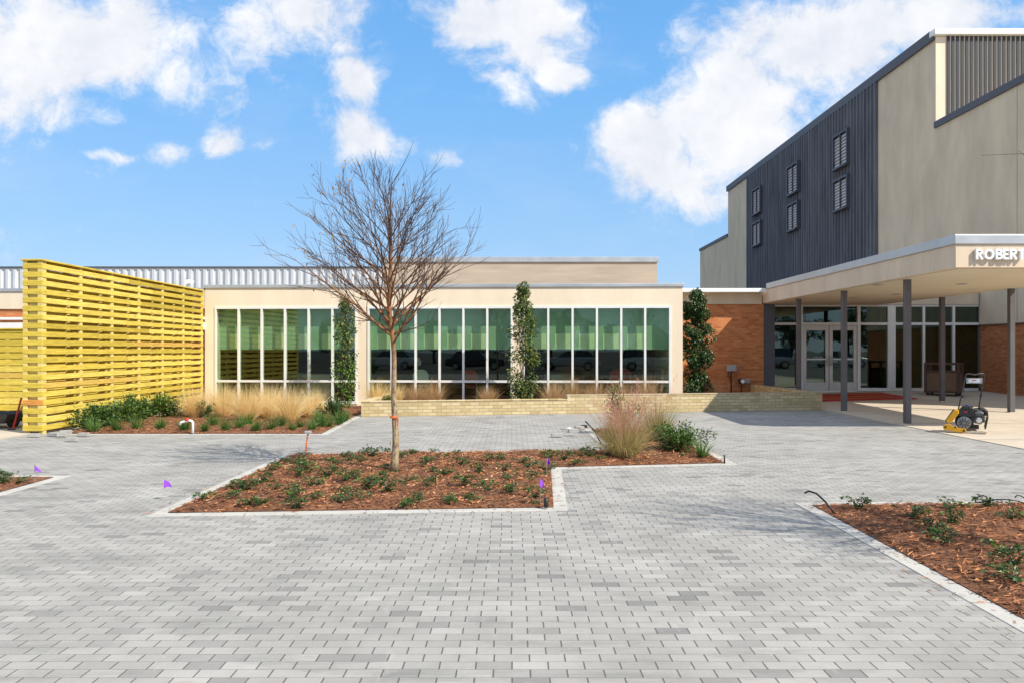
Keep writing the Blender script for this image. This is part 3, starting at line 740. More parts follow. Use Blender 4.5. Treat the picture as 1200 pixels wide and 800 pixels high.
# ------------------------------------------------------------------ timber screens
def screen(A, B, ztop_, nrow, label, posts, endface=True, z0=.05, th=.30):
    """double sided slatted screen from A to B (ground points)"""
    A, B = Vector(A), Vector(B); d = (B-A).normalized(); n = Vector((-d.y, d.x)); L = (B-A).length
    t = thing('timber_fence', (A.x, A.y, 0), label, 'fence')
    def P(u, o): q = A+d*u+n*o; return (q.x, q.y)
    pitch = (ztop_-z0-.03)/nrow; bh = pitch*.62; bt = .036
    rnd = random.Random(nrow)
    for side, o0, sh in ((0, -th/2, 0), (1, th/2-bt, .5)):
        m = MB()
        for r in range(nrow):
            z = z0+pitch*(r+sh*.8)+.01
            bh = pitch*(.62 if not sh else .90)
            if z+bh > ztop_-.032: bh = ztop_-.033-z
            if bh < .03: continue
            seams = [0, L*.5+rnd.uniform(-.6,.6), L]
            dz = rnd.uniform(-.004, .004); do = rnd.uniform(-.003, .003)
            for a, b in zip(seams[:-1], seams[1:]):
                m.hexa([P(a+(.002 if a else -.0), o0+do), P(b-.002, o0+do), P(b-.002, o0+bt+do), P(a+(.002 if a else 0), o0+bt+do)], z+dz, z+bh+dz)
        m.build('board_panel', M['pine'], t, bevel=.004)
    bh = pitch*.62
    for i in range(posts):
        u = .06+(L-.12)*i/(posts-1)
        for o in ((-th/2+.010, -th/2+bt+.05), (th/2-bt-.05, th/2-.010)):
            MB().hexa([P(u-.045, o[0]), P(u+.045, o[0]), P(u+.045, o[1]), P(u-.045, o[1])], 0., ztop_-.034).build('post', M['pine_post'], t)
    if endface:                                                   # blocked end with short stacked boards
        m = MB()
        for r in range(nrow):
            z = z0+pitch*r+.012
            mm = MB()
            mm.hexa([P(-.042, -th/2-.005), P(-.004, -th/2-.005), P(-.004, th/2+.005), P(-.042, th/2+.005)], z, z+bh)
            mm.build('end_board', M['cedar' if r == 3 else 'pine'], t, bevel=.004, label='reddish orange board' if r == 3 else None)
        for o in (-th/2+.002, th/2-.077):
            MB().hexa([P(-.036, o), P(-.001, o), P(-.001, o+.075), P(-.036, o+.075)], z0+.02, ztop_-.035).build('end_post', M['pine_post'], t)
        MB().hexa([P(-.0, -th/2+.08), P(.02, -th/2+.08), P(.02, th/2-.08), P(-.0, th/2-.08)], z0, ztop_-.05).build('end_backing', M['pine_post'], t)
    MB().hexa([P(-.06, -th/2-.03), P(L, -th/2-.03), P(L, th/2+.03), P(-.06, th/2+.03)], ztop_-.03, ztop_).build('cap_board', M['pine'], t, bevel=.004)
    return t
screen((-8.40-.17, 13.12), (-8.40-.17, 19.93), 3.12, 20, 'long tall yellow pine slatted screen fence with capped end beside the planted bed', 7, th=.34)
screen((-9.4, 17.0), (-16.0, 17.0), 2.0, 13, 'lower yellow pine slatted fence crossing behind the end of the tall one', 7, endface=False)

# ------------------------------------------------------------------ bare tree
def make_tree(seedv, name, label, loc, leaves=True):
    rnd = random.Random(seedv)
    t = thing(name, loc, label, 'tree', None)
    L = Vector(loc)
    def lead(z):
        return Vector((-.004-.012*z+.02*math.sin(z*2.1)+.012*math.sin(z*5.3), .02*math.sin(z*1.7), z))
    ztop = 3.6
    tr = MB(); zs = [i*ztop/30 for i in range(31)]
    def rad(z): return .040*max(0, 1-z/ztop)**.75+.003 + .022*math.exp(-z*9)
    tr.tube([L+lead(z) for z in zs], [rad(z) for z in zs], 10)
    br = MB(); tips = []
    def grow(p, d, length, r0, curve, jit, n=8):
        pts = [p.copy()]; rr = [r0]; ds = [d.copy()]
        for i in range(n):
            d = (d + Vector((rnd.gauss(0, jit), rnd.gauss(0, jit), curve+rnd.gauss(0, jit*.6)))).normalized()
            p = p+d*(length/n); pts.append(p.copy()); rr.append(r0*max(0, 1-(i+1)/n)**.8+.0012); ds.append(d.copy())
        return pts, rr, ds
    def side(d, ang):
        a = d.cross(Vector((rnd.gauss(0,1), rnd.gauss(0,1), rnd.gauss(0,1)))).normalized()
        return (d*math.cos(ang)+a*math.sin(ang)+Vector((0,0,.10))).normalized()
    az = 2.9; NP = 40
    for i in range(NP):
        h = 1.56+1.35*(i/(NP-1))**1.0 + rnd.uniform(-.02, .02); az += 2.4+rnd.uniform(-.3, .3)
        f = min(1., max(0., (h-1.56)/1.35))
        el = R(28+17*f+rnd.uniform(-9, 9)); length = (1.55-.52*f)*(1-.06*math.cos(az))*rnd.uniform(.74, 1.02)
        d = Vector((math.cos(az)*math.cos(el), math.sin(az)*math.cos(el), math.sin(el)))
        r0 = min(.017*(1-.6*f), rad(h)*.75)*rnd.uniform(.7, 1)
        pts, rr, ds = grow(lead(h), d, length, r0, .032, .06, 11)
        tr.tube([L+q for q in pts], rr, 6)
        for s in range(rnd.randint(8, 11)):
            k = rnd.randint(2, 10); dd = side(ds[k], R(rnd.uniform(18, 42)))
            l2 = length*rnd.uniform(.25, .58)*(1.1-.4*k/11)
            p2, r2, d2 = grow(pts[k], dd, l2, max(rr[k]*.5, .0019), .05, .09, 6)
            br.tube([L+q for q in p2], r2, 4)
            for q in range(rnd.randint(2, 4)):
                kk = rnd.randint(1, 5); d3 = side(d2[kk], R(rnd.uniform(20, 45)))
                p3, r3, _ = grow(p2[kk], d3, rnd.uniform(.10, .30), .0016, .03, .08, 4)
                br.tube([L+q for q in p3], r3, 3, cap=False); tips.append(p3[-1]); tips.append(p3[2])
            tips.append(p2[-1])
        tips.append(pts[-1])
    p, r, _ = grow(lead(3.5), Vector((.5, 0, .9)).normalized(), .62, .004, .02, .05, 6); tr.tube([L+q for q in p], r, 4)
    tro = tr.build('trunk', M['bark'], t, smooth=True)
    br.build('crown', M['twig'], t)
    if leaves:
        lf = MB()
        cand = [q for q in tips if q.x < -.45]+rnd.sample(tips, 60)
        for q in rnd.sample(cand, min(170, len(cand))):
            if q.x > .3 and rnd.random() < .6: continue
            lf.leaf(L+q, (rnd.uniform(-1,1), rnd.uniform(-1,1), -1.2), (rnd.uniform(-1,1), rnd.uniform(-1,1), .3), rnd.uniform(.025,.05), rnd.uniform(.015,.025))
        lf.build('dry_leaves', M['dry_leaf'], t)
    return t
tp = G(462, 553)
tree = make_tree(11, 'bare_tree', 'slender leafless young tree with mottled orange bark in the centre mulch bed', (tp.x, tp.y, .02))
rib = MB()
zr = AT(0, 488, tp.y).z
rib.lathe([(.048, zr-.012), (.049, zr), (.048, zr+.012)], (tp.x-.006, tp.y, 0), 12)
rib.add([(tp.x+.04,tp.y-.03,zr+.01),(tp.x+.06,tp.y-.04,zr-.02),(tp.x+.052,tp.y-.045,zr-.12),(tp.x+.035,tp.y-.04,zr-.1)], [(0,1,2,3)])
rib.add([(tp.x-.05,tp.y-.03,zr-.36),(tp.x-.035,tp.y-.045,zr-.33),(tp.x-.04,tp.y-.045,zr-.27)], [(0,1,2)])
tag(rib.build('ribbon', M['orange']), 'orange plastic ribbon tied around the bare tree trunk', 'ribbon')
t2 = make_tree(23, 'bare_tree', 'leafless young tree standing just past the right edge casting a twiggy shadow', (5.05, 4.75, .02), leaves=False)
p = [Vector((5.05,4.75,2.3)), Vector((4.5,4.7,2.6)), Vector((3.8,4.62,2.72)), Vector((3.3,4.6,2.735)), Vector((2.95,4.6,2.72))]
MB().tube(p, [.006,.004,.003,.002,.0012], 5).build('long_twig', M['twig'], t2)

# ------------------------------------------------------------------ plants
def rball(rnd):
    while True:
        v = Vector((rnd.uniform(-1,1), rnd.uniform(-1,1), rnd.uniform(-1,1)))
        if v.length < 1: return v
def climber(name, px, Y, ytop, ybot, wpx, nleaf, label, m, seedv, zbase=.0, extra=None, sparse=None):
    rnd = random.Random(seedv); X = (px-600)*Y/F
    zt_ = H-(ytop-410)*Y/F; wid = wpx*Y/F/2*1.2
    t = thing(name, (X, Y, zbase), label, 'climbing plant')
    st = MB()
    for k in range(3):
        st.tube([(X+math.sin(i*.9+k*2)*wid*.25, Y+math.cos(i*.9+k*2)*wid*.2, zbase+(zt_-zbase)*.93*i/14) for i in range(15)], [.010*(1-i/16)+.003 for i in range(15)], 5)
    st.tube([(X, Y+.05, zbase), (X, Y+.05, zt_-.12)], .008, 6)
    st.build('stem', M['twig'], t)
    lf = MB(); lb = MB()
    clumps = []
    for i in range(84):
        f = rnd.random()**.95; 
        pr = wid*(1.0-.30*abs(f-.42)/.58-.55*max(0, f-.8)/.2)
        a = rnd.uniform(0, 2*math.pi); rr = pr*rnd.uniform(.1, .85)
        clumps.append((Vector((X+rr*math.cos(a), Y+rr*math.sin(a)*.7, zbase+.05+(zt_-zbase-.08)*f)), rnd.uniform(.10, .20)*(1.2-.55*f), f))
    for i in range(nleaf):
        c, r, f = rnd.choice(clumps)
        if sparse and rnd.random() < sparse(f): continue
        q = rball(rnd); q = q.normalized()*(.5+.5*q.length)
        pos = c+Vector((q.x*r, q.y*r, q.z*r*1.25)); out = Vector((pos.x-X, pos.y-Y, 0))
        d = out.normalized()*.6+Vector((rnd.gauss(0,.5), rnd.gauss(0,.5), rnd.gauss(-.5,.5)))
        s = rnd.uniform(.045, .085)
        tgt = lb if (extra and extra(f, rnd)) else lf
        tgt.leaf(pos, d, (rnd.gauss(0,.6), rnd.gauss(0,.6)-.3, 1), s, s*.62)
    lf.build('foliage', m, t)
    if lb.v: lb.build('new_leaves', M['leaf_bright'], t)
    return t
climber('climbing_vine', 404, 18.9, 350, 488, 28, 3600, 'sparse climbing vine with bright new leaves at its foot left of the cream pier', M['leaf_mix'], 5,
        sparse=lambda f: .15 if f < .2 else (.45 if f < .5 else .25), extra=lambda f, r: f < .46 and r.random() < .45)
climber('climbing_vine', 613.5, 18.7, 334, 468, 31, 6500, 'narrow climbing vine with yellowing leaves in the middle of the window wall', M['leaf_mix'], 6, zbase=.12, sparse=lambda f: .12)
climber('climbing_vine', 815.5, 19.85, 338, 461, 35, 14000, 'dense dark green climbing vine in front of the orange brick wall', M['leaf_dark'], 8, zbase=.12)

def clump(name, pos, n, h, spread, w, bend, m, label, cat, group=None, seedv=0, tip=None, seg=4, rbase=.07):
    """grass clump of drooping blades"""
    random.seed(seedv); rnd = random.Random(seedv)
    t = thing(name, pos, label, cat, group); P0 = Vector(pos)
    b = MB(); tp_ = MB()
    for i in range(n):
        a = rnd.uniform(0, 2*math.pi); s = abs(rnd.gauss(0, spread)); r = rbase*math.sqrt(rnd.random())
        p = P0+Vector((math.cos(a)*r, math.sin(a)*r, 0)); d = Vector((math.cos(a)*s, math.sin(a)*s, 1))
        l = h*rnd.uniform(.55, 1.12)
        b.blade(p, d, l, w*rnd.uniform(.6, 1.3), bend*rnd.uniform(.3, 1.6), seg, Vector((rnd.gauss(0,1), rnd.gauss(0,.35), 0)))
    o = b.build('blades', m, t)
    if tip:
        for i in range(tip[0]):
            a = rnd.uniform(0, 2*math.pi); s = rnd.uniform(.12, 1.25)*tip[2]; d = Vector((math.cos(a)*s, math.sin(a)*s, 1)).normalized()
            l = tip[1]*rnd.uniform(.7, 1.1); base = P0+d*l*.45
            tp_.blade(P0, d, l, .003, .03, 3)
            for k in range(34):
                f = rnd.uniform(.45, 1.0); q = P0+d*l*f
                dd = (d*.7+rball(rnd)*.6).normalized()
                tp_.blade(q, dd, rnd.uniform(.04, .11), .0028, .05, 2)
        tp_.build('plumes', M['pink_plume'], t)
    return t
labels = ['tan ornamental grass clump nearest the timber screen', 'tan ornamental grass clump second from the timber screen', 'tall tan ornamental grass clump behind the white standpipe',
          'widest tan ornamental grass clump in the middle of the planted bed', 'tan ornamental grass clump second from the sparse vine', 'tan ornamental grass clump closest to the sparse vine']
for i, (px, py, h) in enumerate(((229,488,.72),(262,487,.74),(290,492,.80),(316,489,.74),(338,493,.80),(366,488,.66))):
    p = G(px, py, .04); clump('ornamental_grass', p, 1250, h*(1.0+.06*(i % 2)), .52, .005, .30, M['tan_grass'], labels[i], 'ornamental grass', 'tan grasses in the bed by the fence', 20+i, rbase=.13, seg=4)
gl = ['tan grass tuft in the planter just right of the sparse vine', 'tan grass tuft in the planter left of the tree trunk', 'reddish grass tuft in the planter just right of the tree trunk', 'wide reddish grass tuft in the planter in front of the second window band',
      'rusty grass tuft in the planter left of the middle vine', 'rusty grass tuft in the planter right of the middle vine', 'rusty grass tuft above the step in the planter wall', 'rusty grass tuft in the planter under the third window band centre',
      'rusty grass tuft in the planter below the right hand windows', 'last rusty grass tuft in the planter before the building corner', 'thin dry grass tuft beside the dark vine at the brick wall']
for i, px in enumerate((441,463,488,508,572,648,671,699,727,757,838)):
    Y = 18.3+.3*(i > 5)+(1.2 if i == 10 else 0); X = (px-600)*Y/F
    clump('ornamental_grass', (X, Y, .13), 150 if i == 10 else 620, (.60 if i in (0,1,2,3) else .66) + (.08 if i % 3 == 0 else 0)-(.14 if i == 4 else 0), .55, .006, .20, M['rust_grass'] if i > 1 else M['tan_grass'], gl[i], 'ornamental grass', 'grass tufts in the brick planter', 40+i, rbase=.10)
# muhly grass in the right lobe of the centre bed
clump('muhly_grass', (1.55, 10.2, .04), 1100, .68, .72, .0060, .34, M['green_grass'], 'big pink plumed muhly grass clump spilling over the kerb', 'ornamental grass', None, 61, tip=(150, .92, .70), rbase=.18)
clump('muhly_grass', (2.35, 11.9, .04), 600, .70, .60, .007, .18, M['green_grass'], 'smaller green muhly grass clump behind the round shrub', 'ornamental grass', None, 62, tip=(34, 1.0, .5), rbase=.12)

def shrub(name, pos, rad, h, n, m, label, cat, group=None, seedv=0, ls=(.035, .06), nst=9, asp=.45):
    rnd = random.Random(seedv); t = thing(name, pos, label, cat, group); P0 = Vector(pos)
    st = MB(); lf = MB(); tips = []
    for i in range(nst):
        a = rnd.uniform(0, 2*math.pi); rr = rad*rnd.uniform(.15, .95); e = P0+Vector((math.cos(a)*rr, math.sin(a)*rr, h*rnd.uniform(.22, 1)*(1-.35*(rr/rad)**2)))
        mid = P0.lerp(e, .5)+Vector((0, 0, h*.03)); st.tube([P0, mid, e], [.007, .005, .003], 4, cap=False); tips += [(mid, e)]
    for i in range(n):
        a, b = rnd.choice(tips); f = rnd.random(); q = a.lerp(b, f)+rball(rnd)*rad*.26
        if q.z < P0.z+.01: q.z = P0.z+.01+rnd.random()*.02
        d = (q-P0).normalized()*.7+rball(rnd)*.9; s = rnd.uniform(*ls)
        lf.leaf(q, d, (rnd.gauss(0,.5), rnd.gauss(0,.5), 1), s, s*asp)
    st.build('stem', M['twig'], t); lf.build('foliage', m, t)
    return t
sl_ = ['low hedge shrub nearest the fence end', 'second hedge shrub along the timber fence', 'third hedge shrub along the timber fence', 'fourth hedge shrub along the timber fence', 'fifth and roundest hedge shrub along the timber fence', 'hedge shrub at the far end of the row beside the tan grass']
for i, (px, py) in enumerate(((92,501),(112,499),(135,495),(157,492),(176,489),(198,487))):
    p = G(px, py, .03); p.x = max(p.x, -7.95)
    shrub('hedge_shrub', p, .40, .44+.08*(i > 2), 1400, M['hedge'], sl_[i], 'shrub', 'hedge shrubs along the timber fence', 70+i, (.045, .08), 22, .5)
shrub('evergreen_shrub', (2.38, 10.6, .04), .52, .36, 3200, M['hedge'], 'rounded bright green shrub right of the pink plumed grass', 'shrub', None, 80, (.035, .06), 16)
shrub('evergreen_shrub', (2.0, 13.0, .04), .38, .98, 900, M['leaf_mix'], 'upright yellow green shrub behind the pink plumed grass', 'shrub', None, 81, (.04, .07), 12)
shrub('evergreen_shrub', G(240, 489, .03), .22, .40, 300, M['hedge'], 'dark shrub between two tan grass clumps', 'shrub', None, 82, (.05, .08), 9)
shrub('evergreen_shrub', G(390, 492, .03), .40, .50, 800, M['leaf_dark'], 'dark green shrub at the foot of the sparse vine', 'shrub', None, 83, (.05, .08), 12)
shrub('evergreen_shrub', (-2.95, 17.2, .13), .3, .42, 420, M['leaf_mix'], 'small leafy shrub inside the left end of the brick planter', 'shrub', None, 84, (.05, .08), 9)
# strap-leaved lilyturf: one proto, copies
proto = clump('lilyturf_clump', (0, 0, 0), 150, .30, .75, .010, .34, M['strap'], 'green strap leaved lilyturf clump in the mulch along the kerb by the fence', 'grass clump', 'lilyturf clumps along the front kerb', 90, rbase=.05)
rnd = random.Random(5)
spots = [(110,505),(137,504),(161,503),(188,503),(216,504),(240,504.5),(264,503.5),(281,502),(300,504),(318,503),(343,504),(352,500),(366,503),(376,500),(386,499),(398,496),(329,498),(250,498),(290,497.5),(375,495),(405,492)]
for i, (px, py) in enumerate(spots):
    o = proto if i == 0 else dup(proto); o.location = G(px, py, .03); o.rotation_euler.z = rnd.uniform(0, 6.28); s = rnd.uniform(.8, 1.15); o.scale = (s, s, s)
o = dup(proto); o.location = (2.62, 10.05, .04); o['label'] = 'single green lilyturf clump at the right tip of the centre bed'; del o['group']
# low ground-cover sprigs
def sprig(seedv, n, rad, h):
    rnd = random.Random(seedv)
    t = thing('groundcover_plant', (0,0,0), '', 'plant'); st = MB(); lf = MB()
    for i in range(7):
        a = rnd.uniform(0, 6.28); r = rad*rnd.uniform(.4, 1.1)
        p0 = Vector((0,0,0)); p1 = Vector((math.cos(a)*r*.5, math.sin(a)*r*.5, h*rnd.uniform(.6, 1.1))); p2 = Vector((math.cos(a)*r, math.sin(a)*r, h*rnd.uniform(.3, .9)))
        st.tube([p0, p1, p2], [.003, .002, .001], 3, cap=False)
        for k in range(n//7):
            f = rnd.random(); q = (p0.lerp(p1, f*2) if f < .5 else p1.lerp(p2, f*2-1)); q = q+rball(rnd)*.022; q.z = max(q.z, .012)
            s = rnd.uniform(.022, .045); lf.leaf(q, (math.cos(a)+rnd.gauss(0,.7), math.sin(a)+rnd.gauss(0,.7), rnd.gauss(.2,.4)), (rnd.gauss(0,.4), rnd.gauss(0,.4), 1), s, s*.55)
    st.build('stem', M['twig'], t); lf.build('foliage', M['jasmine'], t)
    return t
protos = [sprig(101, 119, .19, .07), sprig(102, 84, .16, .055), sprig(103, 147, .18, .11)]
used = [False]*3
def place(k, p, s, label, group):
    o = protos[k] if not used[k] else dup(protos[k]); used[k] = True
    o.location = p; o.rotation_euler.z = rnd.uniform(0, 6.28); o.scale = (s, s, s); o['label'] = label
    if group: o['group'] = group
cl = 'low glossy groundcover sprig in the pine straw of the centre bed'; gp = 'groundcover sprigs in the centre bed'
cpx = [(238,590),(240,583),(288,579),(285,574),(315,556),(311,566),(330,552),(345,546),(352,560),(365,554),(350,574),(348,596),(290,596),(372,574),(384,562),(395,550),(400,580),(408,566),(412,537),(424,544),(438,537),(405,590),(425,588),
       (432,574),(445,560),(366,588),(342,590),(470,539),(478,567),(500,575),(505,545),(520,537),(540,549),(545,570),(552,590),(560,557),(570,580),(520,562),(490,590),(590,541),(598,566),(600,583),(612,548),(618,575),(628,587),(575,541),(645,540),(660,541),(672,545),(640,552),(690,538),(640,535),(625,560),(455,580),(470,594),(530,590)]
for i, (px, py) in enumerate(cpx):
    q = G(px+rnd.uniform(-2,2), py+rnd.uniform(-1.5,1.5)); 
    if not inside(q.x, q.y, c_in): continue
    q.z = c_z(q.x, q.y); place(i % 3, q, rnd.uniform(.75, 1.2), cl, gp)
for i in range(75):
    q = Vector((rnd.uniform(-3.1, .45), rnd.uniform(6.85, 10.7), 0)) if i < 68 else Vector((rnd.uniform(.7, 2.7), rnd.uniform(9.7, 10.9), 0))
    if not inside(q.x, q.y, c_in): continue
    q.z = c_z(q.x, q.y)-.01; place(i % 3, q, rnd.uniform(.45, .8), cl, gp)
rl = [(1005,600,'small groundcover sprig beside the black drip tube'), (1068,612,'small groundcover sprig left of centre in the right bed'), (1112,603,'leafy groundcover plant near the back kerb of the right bed'), (1117,618,'groundcover plant between two others in the right bed'),
      (1158,597,'upright groundcover sprig by the looped drip hose'), (1183,612,'spreading groundcover plant at the upper right edge of the right bed'), (1095,632,'yellow green groundcover plant in the middle of the right bed'), (1110,643,'low groundcover sprig in the middle front of the right bed'),
      (1178,655,'bushy groundcover plant at the right edge of the picture'), (1190,672,'dark groundcover plant nearest the camera at the right edge'), (1190,690,'small groundcover sprig near the lower right edge')]
for i, (px, py, lb) in enumerate(rl):
    q = G(px, py); q.z = r_z(q.x, q.y); place((i+2) % 3, q, 1.0+.12*(i % 3), lb, None)
for i, (px, py, lb) in enumerate(((8,563,'groundcover sprig at the left edge of the picture'), (20,568,'groundcover sprig near the tip of the left mulch bed'), (3,570,'flat groundcover sprig at the very left frame edge'))):
    q = G(px, py); q.z = l_z(q.x, q.y); place(i % 3, q, 1., lb, None)

# ------------------------------------------------------------------ small site things
def flag(px, pybot, pytop, label, lean=.03, z0=.02):
    b = G(px, pybot, z0); Y = b.y; h = (pybot-pytop)*Y/F
    t = thing('marker_flag', b, label, 'marker flag', 'purple marker flags')
    top = b+Vector((lean, 0, h)); MB().tube([b, top], .0015, 5).build('wire', M['grey_box'], t)
    f = MB(); vs = []; n = 5
    for i in range(n+1):
        u = i/n; q = top+Vector((.042*u, .035*math.sin(u*4+px), -.085*u*u))
        vs += [q, q+Vector((.012*u-.004, .015*u, -.085+.06*u))]
    fs = [(2*i, 2*i+1, 2*i+3, 2*i+2) for i in range(n)]
    f.add(vs, fs); f.build('flag', M['purple'], t)
flag(41, 566, 543, 'purple marker flag at the tip of the left mulch bed', .005)
flag(193, 583, 561, 'purple marker flag standing on the pavers left of the centre bed', .01)
flag(633, 592, 560, 'nearer purple marker flag at the inner corner of the centre bed', .0)
flag(641, 560, 536, 'farther purple marker flag in the narrow part of the centre bed', .0)
flag(731, 530, 504, 'purple marker flag half hidden in the pink plumed grass', .02)
flag(783, 526, 503, 'purple marker flag behind the rounded green shrub', .02)
# survey stake
b = G(358, 530); t = thing('survey_stake', b, 'leaning orange wooden stake with pale top at the back kerb', 'stake')
top = AT(361, 507, b.y); MB().tube([b, top], .012, 4).build('stake', M['orange'], t)
MB().obox(top+Vector((0,0,.015)), (.045,0,0), (0,.03,0), (0,0,.018)).build('cap', M['grey_box'], t, bevel=.004)
# pvc standpipe
b = G(226, 507, .02); t = thing('standpipe', b, 'white plastic standpipe bent over with a red cap', 'pipe')
h = 15*b.y/F; MB().tube([b, b+Vector((0,0,h-.04)), b+Vector((-.02,0,h-.012)), b+Vector((-.07,0,h)), b+Vector((-.20,0,h-.03)), b+Vector((-.235,0,h-.075))], .021, 10).build('pipe', M['white'], t, smooth=True)
MB().lathe([(.035,h+.012),(.04,h+.03),(.03,h+.06)], (b.x-.10,b.y,0), 12).build('cap', M['red'], t)
# loose pavers
def paver(px, py, label, rz=0, dark=False, grp='loose pavers left on the site', tilt=0, z=0.):
    b = G(px, py, z); o = MB().box(-.086, .086, -.043, .043, 0, .06).build('loose_paver', M['tan_paver'], bevel=.004)
    o.location = (b.x, b.y, z+.008 if z == 0 else z); o.rotation_euler = (tilt, 0, rz); tag(o, label, 'paver', grp)
paver(652, 512, 'single loose paver lying left of the others near the kerb corner', .05)
paver(672, 506, 'loose paver in front of the small pile by the kerb', -.1)
paver(679, 503, 'loose paver at the back of the small pile by the kerb', .4)
paver(672, 506, 'loose paver on top of the small pile by the kerb', .15, z=.0685)
for i, (px, py, rz_, lb) in enumerate(((40,512,.1,'grey paver at the foot of the tall fence end'), (62,511,-.3,'grey paver beside the fence end, second from left'), (77,508,.5,'paver leaning near the first hedge shrub'), (98,511,.0,'paver lying before the first lilyturf clump'),
        (84,517,.08,'loose paver out on the paving in front of the fence'), (70,511,1.2,'paver turned edgewise at the fence end'))): 
    paver(px, py, lb, rz_)
paver(77, 508, 'top paver of the little stack by the first hedge shrub', .2, z=.0685)
# fallen timber scrap + black tubes
def tubeobj(name, pts, r, m, label, cat): return tag(MB().tube(pts, r, 8).build(name, m, smooth=True), label, cat)
def arc3(a, b, lift, n=10):
    a, b = Vector(a), Vector(b); return [a.lerp(b, i/n)+Vector((0,0,lift*math.sin(math.pi*i/n))) for i in range(n+1)]
a = G(978, 601, .03); e = G(943, 577, .0); e.y = a.y+.25; e = AT(943, 577, e.y)
tubeobj('drip_tube', [a, a.lerp(e,.3)+Vector((0,0,.05)), a.lerp(e,.6)+Vector((0,0,.07)), a.lerp(e,.85)+Vector((0,0,.045)), e], .009, M['black'], 'black drip tube arching out of the corner of the right bed', 'tube')
a = G(704, 519, .03); e = AT(686, 493, a.y+.3)
tubeobj('drip_tube', [a, a.lerp(e,.5)+Vector((.03,0,.02)), e], .011, M['black'], 'black drip tube standing up beside the pink plumed grass', 'tube')
a = G(849, 543, .0); tubeobj('drip_tube', [a, a+Vector((.0,0,.12))], .011, M['black'], 'short upright black tube at the right tip of the centre bed', 'tube')
a = G(640, 594, .02); tubeobj('drip_tube', [a, a+Vector((0,0,.09))], .022, M['black'], 'short thick black tube stub at the inner kerb corner', 'tube')
a = G(1142, 592, .06)
hp = [a+Vector((.13*math.cos(t*.5)+.03*t, .10*math.sin(t*.5), .05+.03*math.sin(t*.9))) for t in range(0, 18)]
tubeobj('drip_hose', hp, .006, M['black'], 'thin black drip hose looping over the mulch at right', 'hose')
a = G(657, 504, .012); e = G(680, 502.5, .012); tubeobj('steel_rod', [a+Vector((0,0,.03)), e+Vector((0,0,.03))], .014, M['chrome'], 'short metal rod lying behind the loose pavers', 'rod')
a = G(682, 502, .0); t = thing('rubber_mallet', a, 'black headed mallet lying behind the loose pavers', 'mallet')
MB().tube([a+Vector((.10,0,.05)), a+Vector((-.02,.0,.05))], .03, 12).build('head', M['black'], t)
MB().tube([a+Vector((.04,0,.05)), a+Vector((.05,.25,.03))], .012, 8).build('handle', M['brown'], t)
# red hand tool against fence end
a = G(15, 503, .02); e = AT(25, 466, a.y+.5)
t = thing('pry_bar', a, 'red long handled bar leaning against the end of the tall fence', 'tool')
MB().tube([a, e], .018, 8).build('handle', M['red'], t); MB().obox(a+Vector((-.02,0,.012)), (.06,0,0), (0,.03,0), (0,0,.01)).build('blade', M['dark_metal'], t)
a = G(6, 500, .02); t = thing('wheelbarrow', a, 'dark low barrow tray parked left of the fence end', 'wheelbarrow')
MB().add([(a.x-.5,a.y-.3,.12),(a.x+.2,a.y-.3,.12),(a.x+.2,a.y+.3,.12),(a.x-.5,a.y+.3,.12),(a.x-.65,a.y-.4,.30),(a.x+.32,a.y-.4,.30),(a.x+.32,a.y+.4,.30),(a.x-.65,a.y+.4,.30)], [(3,2,1,0),(0,1,5,4),(1,2,6,5),(2,3,7,6),(3,0,4,7)]).build('tray', M['dark_metal'], t)
MB().lathe([(.10,-.03),(.13,-.015),(.13,.015),(.10,.03)], (a.x+.15,a.y,.15), 16, 'y').build('wheel', M['black'], t)
MB().tube([(a.x-1.0,a.y-.3,.35),(a.x-.3,a.y-.25,.14),(a.x+.15,a.y,.14)], .015, 6).tube([(a.x-1.0,a.y+.3,.35),(a.x-.3,a.y+.25,.14),(a.x+.15,a.y,.14)], .015, 6).build('handles', M['dark_metal'], t)
# boxes on the brick wall
Yb = YR-.01
a = AT(856, 431, Yb); t = thing('outlet_box', (a.x, Yb, a.z), 'pale grey electrical box on its post against the orange brick', 'electrical box')
MB().box(a.x-.14, a.x+.14, Yb-.16, Yb-.03, a.z-.09, a.z+.10).build('box', M['grey_box'], t, bevel=.01)
MB().tube([(a.x,Yb-.08,a.z-.09),(a.x,Yb-.08,.14)], .025, 8).tube([(a.x-.1,Yb-.08,a.z-.09),(a.x-.06,Yb-.08,a.z-.25),(a.x-.01,Yb-.08,a.z-.35)], .012, 6).build('conduit', M['dark_metal'], t)
a = AT(868, 446, Yb); t = thing('meter', (a.x, Yb, a.z), 'small round meter with a grey box low on the orange brick', 'meter')
MB().lathe([(.08,-.2),(.09,-.12),(.09,-.03),(.05,-.0)], (a.x, Yb, a.z), 16, 'y').build('dial', M['dark_metal'], t)
MB().lathe([(.062,-.206),(.062,-.201)], (a.x, Yb, a.z), 16, 'y').build('glass', M['white'], t)
MB().box(a.x+.10, a.x+.24, Yb-.10, Yb-.012, a.z-.06, a.z+.06).build('junction_box', M['grey_box'], t, bevel=.006)
MB().tube([(a.x,Yb-.07,a.z-.08),(a.x,Yb-.07,.14)], .018, 8).build('conduit', M['dark_metal'], t)
